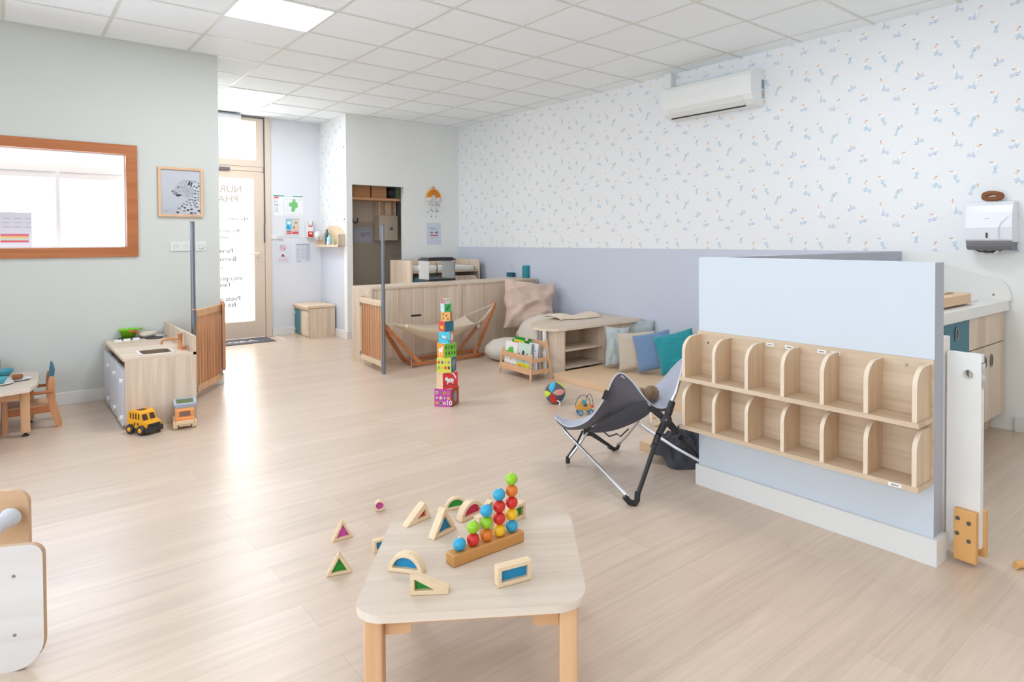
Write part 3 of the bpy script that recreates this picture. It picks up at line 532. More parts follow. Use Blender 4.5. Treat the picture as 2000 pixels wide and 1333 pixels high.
# ------------------------------------------------------------------ cushions
def cushion(name, lab, w, h, th, m, base, yaw, lean, roll=0, seed=0, ruffle=0.0, flat=.35, cat='cushion'):
    b = MB(); n = 18; R = []
    for side in (1, -1):
        rows = []
        for i in range(n+1):
            row = []
            for j in range(n+1):
                u = 2*i/n-1; v = 2*j/n-1; k = max(0, (1-u**2)*(1-v**2))**flat
                pin = 1-.10*(1-abs(v)**2)*0-.07*(1-v*v)*abs(u)**3; piv = 1-.07*(1-u*u)*abs(v)**3
                wr = noise.noise(Vector((u*2.3+seed, v*2.3, side*3)))*.10*k
                cr_ = ruffle*.7*k*(noise.noise(Vector((u*2.0+v*1.5+seed, v*7-u*2, side*2)))+.5*noise.noise(Vector((u*4, v*13+u*3, seed))))
                row.append((u*w/2*pin+ruffle*.5*noise.noise(Vector((u*1.5, v*1.5, seed+5))), side*(th/2*k+wr*th+cr_)+ruffle*noise.noise(Vector((u*3+seed, v*3, 0))), v*h/2*piv+ruffle*.5*noise.noise(Vector((v*1.5, u*1.5, seed+9)))))
            rows.append(row)
        b.grid(rows if side < 0 else rows[::-1])
    T = Matrix.Rotation(lean, 4, 'X') @ Matrix.Rotation(roll, 4, 'Y'); b.v = [T @ p for p in b.v]; zmin = min(p.z for p in b.v)
    b.v = [p-Vector((0, 0, zmin)) for p in b.v]
    o = b.build(name, m, loc=base, rz=yaw, merge=True); o.modifiers.new('s', 'SUBSURF').render_levels = 1; return tag(o, lab, cat)
zM = .06
# leaning against the wall: yaw turns the face to -x
def wallcush(px, d, w, h, m, lab, yaw=-PI/2+.25, seed=0, th=.13, lean=-.28, roll=0, ruffle=.0):
    p = HZ(px[0], px[1], zM); return cushion('cushion', lab, w, h, th, m, (p.x+d, p.y, zM+.001), yaw, lean, roll, seed, ruffle)
dot = mat('star_fabric', (180, 188, 186), .95); nt = dot.node_tree; vo = nt.nodes.new('ShaderNodeTexVoronoi'); vo.inputs['Scale'].default_value = 26; tcn = nt.nodes.new('ShaderNodeTexCoord'); cr = nt.nodes.new('ShaderNodeValToRGB')
cr.color_ramp.elements[0].color = lin((150, 190, 140)); cr.color_ramp.elements[1].color = lin((182, 190, 192)); cr.color_ramp.elements[0].position = .16; cr.color_ramp.elements[1].position = .24
nt.links.new(tcn.outputs['Object'], vo.inputs['Vector']); nt.links.new(vo.outputs['Distance'], cr.inputs[0]); nt.links.new(cr.outputs[0], nt.nodes['Principled BSDF'].inputs['Base Color'])
wallcush((1232, 700), .06, .42, .40, cloth('grey_cotton', (178, 188, 190)), 'grey green cushion standing behind the beige waffle cushion', seed=3, ruffle=.03, yaw=-PI/2+.45)
wallcush((1203, 718), .02, .24, .40, dot, 'pale grey cushion with green stars at left end of row', seed=1, ruffle=.02, yaw=-PI/2+.95, roll=.05)
wallcush((1250, 725), -.04, .37, .37, knit('waffle_beige', (205, 190, 172), 90), 'beige waffle knit cushion between star and blue cushions', seed=2, yaw=-PI/2+.75, roll=-.08, th=.1)
wallcush((1280, 730), -.02, .36, .36, knit('waffle_blue', (118, 144, 178), 110), 'slate blue textured cushion between beige and teal ones', seed=5, yaw=-PI/2+.6, roll=-.22, th=.1)
wallcush((1322, 736), -.0, .38, .37, knit('knit_teal', (48, 148, 156), 60, .9), 'teal knitted cushion nearest the white partition', seed=6, yaw=-PI/2+.55, roll=-.28, th=.12)
# ------------------------------------------------------------------ curved shelf unit
cz = .45; pa = HZ(1037, 640, cz); pb = HZ(1178, 632, cz); pc = HZ(1245, 627, cz)
t = thing('curved_shelf_unit', 'low wood shelf unit with rounded top beside the floor mat', 'shelf unit', (0, 0, 0))
top = [(3.80, 4.72), (3.86, 4.63), (3.97, 4.60), (4.47, 4.665), (4.98, 4.62), (5.02, 4.62), (5.02, 5.35), (4.75, 5.35), (4.3, 5.32), (3.98, 5.2), (3.83, 5.02), (3.78, 4.86)]
def smooth(pts, it=2):
    for _ in range(it):
        o = []
        for i in range(len(pts)):
            p, q = pts[i], pts[(i+1) % len(pts)]; o += [(p[0]*.75+q[0]*.25, p[1]*.75+q[1]*.25), (p[0]*.25+q[0]*.75, p[1]*.25+q[1]*.75)]
        pts = o
    return pts
TP = smooth([(3.78, 4.86), (3.80, 4.66), (3.98, 4.62)], 0)
topo = [(3.775, 4.90), (3.78, 4.78), (3.81, 4.70), (3.87, 4.645), (3.96, 4.625), (5.02, 4.63), (5.02, 5.40), (4.6, 5.40), (4.2, 5.32), (3.95, 5.17), (3.83, 5.03)]
b = MB(); b.prism(topo, (0, 0, cz-.022), (1, 0, 0), (0, 1, 0), (0, 0, 1), .022, 0, 1); b.build('top_panel', ['lamx', 'edge'], t, bevel=.002)
b = MB(); b.bx((3.935, 4.645, .0), (3.953, 5.0, cz-.022)); b.build('side_panel', 'lam', t)
b = MB(); b.prism([(3.835, 4.80), (3.86, 4.71), (3.935, 4.648), (3.935, 4.665), (3.872, 4.722), (3.85, 4.80)], (0, 0, 0), (1, 0, 0), (0, 1, 0), (0, 0, 1), cz-.022); b.build('curved_front', 'lam', t)
b = MB(); b.bx((4.455, 4.645, .0), (4.475, 5.0, cz-.022)); b.build('divider', 'lam', t)
b = MB(); b.bx((4.475, 4.66, .0), (5.0, 4.675, cz-.022)); b.build('front_panel', 'lam', t)
b = MB(); b.bx((3.953, 4.985, .0), (5.0, 5.0, cz-.022)); b.build('back_panel', 'lam', t)
b = MB(); b.bx((3.953, 4.655, .06), (4.455, 4.985, .078)); b.build('shelf', 'lamx', t)
b = MB(); b.bx((3.953, 4.655, .225), (4.455, 4.985, .243)); b.build('shelf', 'lamx', t)
b = MB(); b.prism(topo, (0, 0, .0), (1, 0, 0), (0, 1, 0), (0, 0, 1), .02); b.v = [Vector((3.775+(p.x-3.775)*.4, 4.66+(p.y-4.66)*.6, p.z)) for p in b.v]; b.build('base_plate', 'topedge', t)
for x, y in ((HZ(1049, 724, .02).x, HZ(1049, 724, .02).y), (HZ(1064, 731, .02).x, HZ(1064, 731, .02).y)): MB().tube([(x, y, .02), (x, y, cz-.022)], .02, 14).build('post', 'gloss', t)
# ------------------------------------------------------------------ beanbag, pink cushion, pouf and scarf
b = MB(); b.lathe([(1e-4, .0), (.12, .0), (.2, .03), (.25, .09), (.24, .15), (.17, .205), (.08, .225), (1e-4, .23)], (0, 0, 0), 28)
b.v = [p+Vector((1, 1, 0))*.01*noise.noise(p*6) for p in b.v]; p = HZ(1010, 700); tag(b.build('round_pouf', cloth('pouf_cream', (214, 204, 192)), loc=(4.06, 5.72, 0)), 'cream round floor pouf beneath the pink cushion', 'pouf')
pinkm = cloth('pink_cotton', (216, 190, 174))
cushion('large_cushion', 'large dusty pink crumpled cushion leaning on the low wood divider', .64, .60, .30, pinkm, (4.62, 6.08, .20), -.35, -.25, .12, 9, .07)
b = MB(); rows = []
for i in range(20):
    row = []
    for j in range(14):
        x = 4.25+.036*i; y = 5.18+.05*j; u = i/19*2-1; v = j/13*2-1
        h = .42*max(0, (1-u**4)*(1-v**4))**.4+.03*noise.noise(Vector((x*7, y*7, 1)))
        row.append((x, 5.43+(y-5.18)*.75, .02+h))
    rows.append(row)
b.grid(rows); 
for i in range(len(b.v)): b.v[i].z = max(.002, b.v[i].z)
tag(b.build('soft_nest', cloth('nest_cream', (218, 206, 194))), 'cream crumpled floor cushion behind the curved shelf top', 'cushion')
b = MB(); rows = []
sc0 = HZ(1116, 627, cz); 
for i in range(26):
    row = []
    for j in range(7):
        u = i/25; x = 4.30+.50*u; y = 5.12+.05*j-.10*u+.02*math.sin(u*9); z = cz+.008+.03*math.sin(PI*j/6)*(1+.6*math.sin(u*8))+.008*noise.noise(Vector((x*30, y*30, 0)))
        row.append((x, y, z))
    rows.append(row)
b.grid(rows); tag(b.build('scarf', cloth('scarf_sand', (232, 212, 190)), solid=.004), 'sand coloured scarf lying on the curved shelf top', 'scarf')
# ------------------------------------------------------------------ magazine rack with books
ra, rb_, rc, rd = HZ(975, 729), HZ(1036, 747), HZ(1076, 733), HZ(1015, 716)
U = (rb_-ra); RW = U.length; ang = math.atan2(U.y, U.x); RD = .24
t = thing('book_rack', 'small beech book rack beside the curved shelf unit', 'book rack', (ra.x, ra.y, 0), ang)
fh, bh2 = .25, .365
for x, y0, y1, h in ((0, 0, .03, fh), (RW, 0, .03, fh), (0, RD, RD-.05, bh2), (RW, RD, RD-.05, bh2)): MB().tube([(x+(.02 if x == 0 else -.02)*0, y0, 0), (x+(.03 if x == 0 else -.02), y1, h)], [.010, .012], 10).build('leg', 'beechx', t)
for z, y0, h in ((.20, .022, .045), (.085, .01, .055)): MB().box((RW/2+.004, y0, z), (RW-.04, .012, h)).build('front_rail', 'beechx', t, bevel=.002)
MB().box((RW/2+.004, RD-.045, .32), (RW-.04, .012, .045)).build('back_rail', 'beechx', t, bevel=.002)
for x in (.012, RW-.008):
    for z, h in ((.185, .035), (.08, .04)): MB().box((x, RD/2-.005, z), (.012, RD-.05, h)).build('side_rail', 'beech', t, bevel=.002)
MB().box((RW/2, RD/2, .062), (RW-.04, RD-.05, .01)).build('base_board', 'beechx', t)
RM = Matrix.Translation((ra.x, ra.y, 0)) @ Matrix.Rotation(ang, 4, 'Z')
def book(lab, x, y, w, h, c, shapes, mats, lean=-.12, texts=(), yaw=0, nm='picture_book'):
    b = MB(); b.bx((0, 0, 0), (w, .012, h), 0); deco(b, (0, 0, 0), (1, 0, 0), (0, 0, 1), shapes)
    for s_, sz, tx, tz, mi in texts: b.text(s_, sz, (tx, -.0012, tz), (1, 0, 0), (0, 0, 1), mi, bold=sz*.01)
    T = Matrix.Rotation(lean, 4, 'X'); b.v = [T @ p for p in b.v]; mn = min(p.z for p in b.v); b.v = [p-Vector((0, 0, mn)) for p in b.v]
    o = b.build(nm, [C(*c)]+[C(*k) for k in mats]); o.location = RM @ Vector((x, y, .068)); o.rotation_euler.z = ang+yaw; return tag(o, lab, 'book' if nm != 'magazine' else 'magazine', 'books in the rack')
book('white picture book with a green dinosaur in the book rack', .035, .03, .205, .245, (240, 236, 234), [([(.02, .15), (.05, .16), (.06, .195), (.08, .185), (.09, .215), (.10, .19), (.12, .205), (.135, .19), (.145, .15)], 1), (rect(.015, .13, .15, .158), 1), ([(.09, .095), (.105, .07), (.12, .095)], 2)], [(96, 190, 70), (232, 150, 90), (206, 130, 140)], texts=[('sunesauro', .042, .012, .025, 3)])
book('mint picture book with black insect drawing in book rack', .245, .034, .205, .255, (206, 222, 210), [(rect(0, 0, .205, .07), 1), (ell(.09, .16, .02, .028, 14), 2), (ell(.095, .158, .006, .008, 8), 3), ([(.09, .12), (.16, .165), (.162, .16), (.092, .115)], 2), ([(.09, .12), (.025, .155), (.023, .15), (.088, .115)], 2), (ell(.09, .12, .008, .012, 8), 2), (ell(.024, .152, .009, .006, 8), 2), (ell(.161, .163, .009, .006, 8), 2), ([(.1, .12), (.13, .035), (.127, .035), (.096, .12)], 2), (ell(.13, .03, .012, .007, 8), 2), (ell(.05, .045, .03, .014, 8), 4), (ell(.15, .02, .03, .012, 8), 4)], [(222, 220, 60), (44, 44, 46), (220, 50, 40), (240, 160, 50)])
book('yellow green picture book behind the dinosaur book', .075, .068, .2, .265, (206, 220, 60), [(ell(.08, .24, .05, .012, 10), 1), (rect(0, .1, .03, .265), 2)], [(240, 150, 50), (60, 150, 60)], lean=-.14)
book('green picture book at the back of the book rack', .06, .105, .26, .285, (40, 146, 66), [(rect(.03, .25, .05, .262), 1)], [(80, 120, 200)], lean=-.14)
book('white magazine with LIS lettering at right of book rack', .36, .075, .14, .262, (226, 228, 232), [(rect(.01, .19, .12, .197), 1), (rect(.015, .02, .09, .17), 2), (ell(.05, .14, .03, .03, 10), 3), (rect(.0, 0, .05, .06), 3)], [(150, 160, 176), (150, 170, 186), (70, 80, 100)], texts=[('LIS', .06, .02, .21, 3)], nm='magazine')
b = MB(); b.ball((0, 0, .02), .016).ball((0, 0, .045), .012); o = b.build('small_figure', C(226, 214, 196)); o.location = RM @ Vector((.30, .118, .325)); tag(o, 'tiny cream toy figure perched on the green book', 'toy')
# ------------------------------------------------------------------ fabric ball
bc = Vector((3.235, 3.925, .083)); R0 = .081
t = thing('sensory_ball', 'dark grey fabric ball with coloured petals near the beige mat', 'ball', (bc.x, bc.y, 0))
b = MB(); b.ball((0, 0, .083), R0, 24); b.build('core', cloth('ball_grey', (98, 94, 104)), t)
ax = (EYE-bc); ax.normalize(); ax = (ax+Vector((-.35, .15, -.05))).normalized(); A1 = Vector((0, 0, 1)); A1 = (A1-ax*A1.dot(ax)).normalized(); A2 = ax.cross(A1)
A1, A2 = (A1*math.cos(.18)+A2*math.sin(.18)), (A2*math.cos(.18)-A1*math.sin(.18))
for n_, (p, q, c) in enumerate(((ax, A1, (60, 184, 220)), (ax, -A1, (222, 50, 44)), (ax, -A2, (226, 160, 150)), (ax, A2, (206, 220, 60)), (A1, -A2, (200, 216, 60)), (A1, A2, (226, 120, 140)), (-A1, -A2, (50, 150, 160)), (-A1, A2, (90, 80, 100)), (-ax, A1, (60, 184, 220)))):
    rows = []; side = p.cross(q)
    for i in range(9):
        a = PI/2*(.04+.92*i/8); base = p*math.cos(a)+q*math.sin(a); wd = .30*math.sin(PI*i/8)**.8+.003
        rows.append([(base+side*(wd*(j-2)/2)).normalized()*(R0+.0035-.0025*abs(j-2)/2)+Vector((0, 0, .083)) for j in range(5)])
    MB().grid(rows).build('petal', cloth('petal_%d' % n_, c), t)
MB().tube([(-.03, -.06, .035), (-.025, -.085, .03), (-.035, -.1, .012), (-.055, -.105, .004)], .005, 6).build('ribbon_tag', C(240, 236, 230), t)
# ------------------------------------------------------------------ bead maze toy
p = HZ(1142, 810); t = thing('bead_toy', 'small wooden rolling bead toy with blue wheels and wire loops', 'toy', (p.x, p.y, 0), -.45)
b = MB(); b.prism(smooth([(-.045, .035), (-.075, .05), (-.08, .062), (-.06, .07), (-.045, .075), (-.04, .105), (-.015, .112), (.005, .095), (.01, .075), (.035, .08), (.05, .06), (.045, .035), (.02, .03)], 2), (0, -.012, 0), t=.024); b.build('body', wood('toy_yellow', (238, 178, 92), (220, 156, 70), 0), t, bevel=.002)
for x in (-.038, .042):
    for y in (-.03, .018): MB().lathe([(.019, 0), (.021, .003), (.021, .009), (.019, .012)], (x, y+.012, .021), 18, T=Matrix.Rotation(PI/2, 4, 'X')).lathe([(.006, 0), (.005, .001)], (x, y-.0005, .021), 10, 1, Matrix.Rotation(PI/2, 4, 'X')).build('wheel', [C(96, 140, 170), C(230, 230, 230)], t)
b = MB(); b.tube([(-.07+.058*(1-math.cos(a)), 0, .06+.085*math.sin(a)) for a in [PI*i/16 for i in range(17)]], .0025, 6); b.tube([(.035-.03*math.cos(a), .0, .05+.1*math.sin(a)) for a in [PI*i/16 for i in range(17)]], .0025, 6); b.build('wire_loop', C(70, 76, 96, .3), t)
for x, z, c, r in ((0, .075, (60, 100, 120), .014), (.055, .06, (214, 60, 44), .011)): MB().ball((x, -.016, z), r).build('bead', C(*c), t)
MB().prism(ell(-.012, .095, .012, .018, 12), (0, -.018, 0), t=.005).build('ear', C(64, 170, 206), t)
# ------------------------------------------------------------------ folding sling chair
A, B_, C_, D = HZ(1109, 905, .012), HZ(1241, 983, .012), HZ(1199, 878, .012), HZ(1393, 921, .012)
print('chair feet', A, B_, C_, D)
H1 = PD(1301, 821, 3.30); H2 = PD(1148, 843, 3.72)
root = Vector(((A.x+B_.x+C_.x+D.x)/4, (A.y+B_.y+C_.y+D.y)/4, 0))
t = thing('sling_chair', 'grey folding sling chair for a baby beside the partition', 'chair', root)
def TB(name, pts, r, m, n=10): return MB().tube([Vector(p)-root for p in pts], r, n).build(name, m, t)
P2 = PD(1213, 733, 3.30); P3 = PD(1336, 705, 3.42); P1 = PD(1086, 818, 3.62)
lo1 = PD(1110, 850, 3.50); lo2 = PD(1245, 826, 3.78)
TB('silver_tube', [B_+Vector((-.03, .02, .03)), PD(1180, 922, 3.25), lo1, PD(1100, 838, 3.56)], .0085, 'alu')
TB('silver_tube', [A+Vector((0, 0, .02)), PD(1128, 874, 3.68), H2, PD(1162, 815, 3.74)], .0085, 'alu')
TB('silver_tube', [C_+Vector((.03, .0, .015)), PD(1226, 850, 3.83), lo2, PD(1262, 790, 3.7)], .0075, 'alu')
TB('silver_tube', [D+Vector((-.03, .0, .03)), PD(1320, 876, 3.62), PD(1248, 829, 3.72)], .0085, 'alu')
TB('silver_tube', [H1+Vector((-.03, .03, .03)), PD(1262, 785, 3.30), PD(1240, 752, 3.31), P2], .0085, 'alu')
TB('silver_tube', [H1+Vector((.01, .01, .03)), PD(1320, 768, 3.36), PD(1331, 730, 3.40), P3], .0085, 'alu')
TB('black_tube', [B_+Vector((.014, -.0, .03)), PD(1286, 850, 3.24)], .0115, 'black')
TB('black_tube', [PD(1333, 857, 3.38), PD(1360, 888, 3.46), D+Vector((0, 0, .03))], .0115, 'black')
TB('black_tube', [C_+Vector((-.01, 0, .01)), PD(1172, 859, 3.86), H2], [.009, .012, .015], 'black')
TB('black_tube', [A+Vector((-.008, 0, .03)), PD(1126, 868, 3.71), PD(1138, 842, 3.74)], .006, 'black')
for pts, r in (([B_+Vector((-.045, .03, .035)), B_+Vector((-.025, .015, .006)), B_+Vector((0, 0, -.002)), B_+Vector((.012, -.0, .01)), B_+Vector((.016, 0, .05))], .0145), ([A+Vector((0, 0, .035)), A+Vector((0, 0, 0))], .013), ([C_+Vector((-.035, .01, .02)), C_, C_+Vector((.02, -.01, .005)), C_+Vector((.035, -.01, .03))], .012), ([D+Vector((-.03, .02, .04)), D, D+Vector((.01, 0, .04))], .0135)):
    TB('rubber_foot', pts, r, 'black')
for a, r in ((PD(1268, 795, 3.30), .016), (PD(1313, 785, 3.34), .019), (PD(1286, 850, 3.24), .019), (PD(1322, 845, 3.36), .019)): TB('grip_sleeve', [H1+(a-H1)*.15, H1+(a-H1)*.35, H1+(a-H1)*1.0], [r*.8, r, r*.9], 'black', 14)
TB('tube_collar', [PD(1285, 852, 3.235), PD(1280, 868, 3.215)], .017, 'black', 12); TB('tube_collar', [PD(1330, 855, 3.375), PD(1340, 868, 3.40)], .016, 'black', 12);
vd = (H1-EYE).normalized(); b = MB(); Rm = Matrix.Translation(H1-root-vd*.012) @ vd.to_track_quat('-Z', 'Y').to_matrix().to_4x4()
b.lathe([(.001, .022), (.022, .02), (.029, .012), (.03, -.02), (.02, -.03)], (0, 0, 0), 20, 0, Rm); b.lathe([(.001, .0285), (.005, .027), (.006, .021)], (0, 0, 0), 12, 1, Rm); b.build('hub_joint', ['black', 'steel'], t)
b = MB(); b.ball(H2-root, .024, 14, sc=(1, 1, 1)) if False else b.box(H2-root, (.05, .02, .05), rz=-.7); b.build('hub_plate', 'black', t, bevel=.005)
Nr = [(1083, 816, 3.60), (1110, 834, 3.45), (1148, 822, 3.36), (1180, 780, 3.31), (1197, 742, 3.30), (1213, 729, 3.29), (1235, 746, 3.29), (1258, 776, 3.28), (1283, 797, 3.31), (1308, 793, 3.36), (1321, 765, 3.38), (1337, 702, 3.41)]
Fr = [(1084, 810, 3.72), (1112, 822, 3.76), (1143, 817, 3.77), (1170, 800, 3.77), (1193, 790, 3.76), (1213, 787, 3.74), (1235, 781, 3.72), (1254, 774, 3.69), (1275, 760, 3.66), (1297, 738, 3.62), (1317, 715, 3.58), (1336, 698, 3.55)]
Br = [(1092, 832, 3.62), (1108, 843, 3.52), (1143, 844, 3.50), (1163, 842, 3.48), (1182, 840, 3.46), (1203, 837, 3.43), (1228, 829, 3.42), (1252, 819, 3.41), (1278, 808, 3.42), (1300, 804, 3.46), (1319, 782, 3.50), (1340, 722, 3.50)]
def spl(L, n):
    L = [PD(*p)-root for p in L]; o = []
    for i in range(len(L)-1):
        p0, p1, p2, p3 = L[max(i-1, 0)], L[i], L[i+1], L[min(i+2, len(L)-1)]
        for k in range(n):
            u = k/n; o.append(.5*((2*p1)+(p2-p0)*u+(2*p0-5*p1+4*p2-p3)*u*u+(3*p1-p0-3*p2+p3)*u**3))
    return o+[L[-1]]
n_, b_, f_ = spl(Nr, 4), spl(Br, 4), spl(Fr, 4)
def rows_(off):
    rs = []
    for s_ in range(13):
        u = s_/12; row = []
        for a, q, c in zip(n_, b_, f_):
            ctl = q*1.5-(a+c)*.25; 
            p = a*(1-u)**2+ctl*2*u*(1-u)+c*u*u
            ct = (a+c)/2; p = p+(ct-p).normalized()*off if (ct-p).length > 1e-4 else p
            row.append(p)
        rs.append(row)
    return rs
b = MB(); b.grid(rows_(0)); b.build('sling_outer', cloth('sling_dark', (98, 95, 104)), t)
b = MB(); b.grid(rows_(.004)); b.build('sling_lining', cloth('sling_light', (176, 178, 190)), t)
b = MB(); b.tube(n_, .0032, 6); b.build('rim_piping', C(196, 198, 208, .8), t)
b = MB(); b.tube(f_, .0032, 6); b.build('rim_piping', C(196, 198, 208, .8), t)
up_ = [(1150, 838, 3.42), (1185, 818, 3.37), (1220, 800, 3.33), (1258, 778, 3.285)]; lo_ = [(1150, 846, 3.45), (1185, 846, 3.42), (1225, 834, 3.37), (1276, 808, 3.31)]
b = MB(); b.grid([[PD(*a_)-root for a_ in up_], [PD((a_[0]+c_[0])/2+1, (a_[1]+c_[1])/2, (a_[2]+c_[2])/2-.012)-root for a_, c_ in zip(up_, lo_)], [PD(*a_)-root for a_ in lo_]]); b.build('seat_pouch', cloth('pouch_dark', (72, 71, 78)), t, sub=2)
q = PD(1183, 772, 3.295)-root; b = MB(); b.box((0, 0, 0), (.026, .003, .05), T=Matrix.Translation(q) @ Matrix.Rotation(-.7, 4, 'Z') @ Matrix.Rotation(.35, 4, 'Y')); b.build('fabric_label', C(40, 40, 44), t)
TB('strap', [PD(1172, 838, 3.5), PD(1190, 853, 3.5), PD(1205, 848, 3.48), PD(1212, 853, 3.46), PD(1228, 838, 3.46)], .004, 'black')
# toys in and under the chair, garment
def fuzzy(b, c, r, n=24, amp=.12, m=0):
    h = n//2; st = len(b.v); b.ball(c, r, n, m)
    for i in range(st, len(b.v)): d = b.v[i]-Vector(c); b.v[i] = Vector(c)+d*(1+amp*noise.noise(d*140)+amp*.5*noise.noise(d*300))
fz_ = mat('plush_brown', (142, 112, 84), 1, spec=.05, bump=1, bscale=260, sheen=.5)
b = MB(); fuzzy(b, PD(1272, 769, 3.52), .041, 48, .22); fuzzy(b, PD(1252, 768, 3.53), .028, 36, .25); fuzzy(b, PD(1260, 783, 3.52), .03, 36, .25); tag(b.build('plush_toy', fz_), 'brown fuzzy plush toy sitting in the sling chair', 'plush toy')
p = HZ(1279, 832); b = MB(); b.tube([(p.x+.03*math.cos(a), p.y+.02*math.sin(a), .03+.022*math.sin(a)) for a in [2*PI*i/14 for i in range(14)]], .009, 8, closed=True); b.tube([(p.x+.02, p.y+.05, .07), (p.x-.01, p.y+.03, .04)], .012, 10); tag(b.build('wooden_rattle', 'block', bevel=0), 'small pale wooden toy on the floor beneath the sling chair', 'toy')
gc = HZ(1338, 896)
b = MB(); rows = []
for i in range(72):
    row = []
    for j in range(64):
        u, v = i/71*2-1, j/63*2-1; th_ = math.atan2(v, u); e = .92+.16*noise.noise(Vector((math.cos(th_)*2, math.sin(th_)*2, 1)))
        r = math.hypot(u, v)/e
        if r > 1: u /= r; v /= r; r = 1
        x = u*.22; y = v*.2; k = min(1, max(0, (1-r)*6)); h = .10*(max(0, 1-r*r))**.6
        h += k*(.05*abs(noise.noise(Vector((x*14+4, y*9, 0))))*1.6+.05*abs(noise.noise(Vector((x*26+y*12, y*22-x*8, 2)))))-.02*k
        row.append((x, y, max(.002, h)+.051*min(1, max(0, (v+.3)*5))))
    rows.append(row)
b.grid(rows); o = b.build('dark_garment', mat('garment_grey', (70, 70, 76), .95, bump=.5, bscale=200, sheen=.2)); o.location = (gc.x, gc.y, 0); o.rotation_euler.z = -.2; tag(o, 'crumpled dark grey garment on the floor by the partition', 'clothing')
# ------------------------------------------------------------------ tower of picture cubes
tw = HZ(873, 791); dirn = math.atan2(tw.x, tw.y)
cubes = [  # size, visible width ratio left, right, left colour, right colour, left art, right art
 (.139, 31, 15, (196, 70, 160), (176, 66, 36), 'flowers', 'bear', 'magenta cube numbered ten at the bottom of the tower'),
 (.123, 12, 28, (236, 204, 168), (222, 56, 60), 'plain', 'cat', 'red cube with a white cat, second from the tower bottom'),
 (.115, 28, 10, (214, 220, 80), (66, 110, 130), 'bugs', 'blob', 'yellow cube with small fruit pictures in the tower'),
 (.107, 13, 22, (240, 160, 50), (130, 196, 60), 'goat', 'leaves', 'green cube with leaves and orange side in the tower'),
 (.091, 21, 8, (80, 200, 226), (206, 140, 120), 'bird', 'oval', 'sky blue cube with a white bird in the tower'),
 (.080, 11, 17, (220, 80, 60), (40, 110, 130), 'fox', 'plain', 'red and dark teal cube at the middle of the tower'),
 (.070, 18, 5, (240, 180, 100), (210, 130, 60), 'dots', 'oval', 'orange cube with brown spots in the tower'),
 (.061, 7, 13, (190, 222, 232), (70, 176, 90), 'plain', 'feather', 'green cube with dark leaf, second from the tower top'),
 (.038, 6, 7, (222, 130, 150), (224, 230, 226), 'oval', 'dash', 'tiny pink and white cube topping the tower')]
z = 0
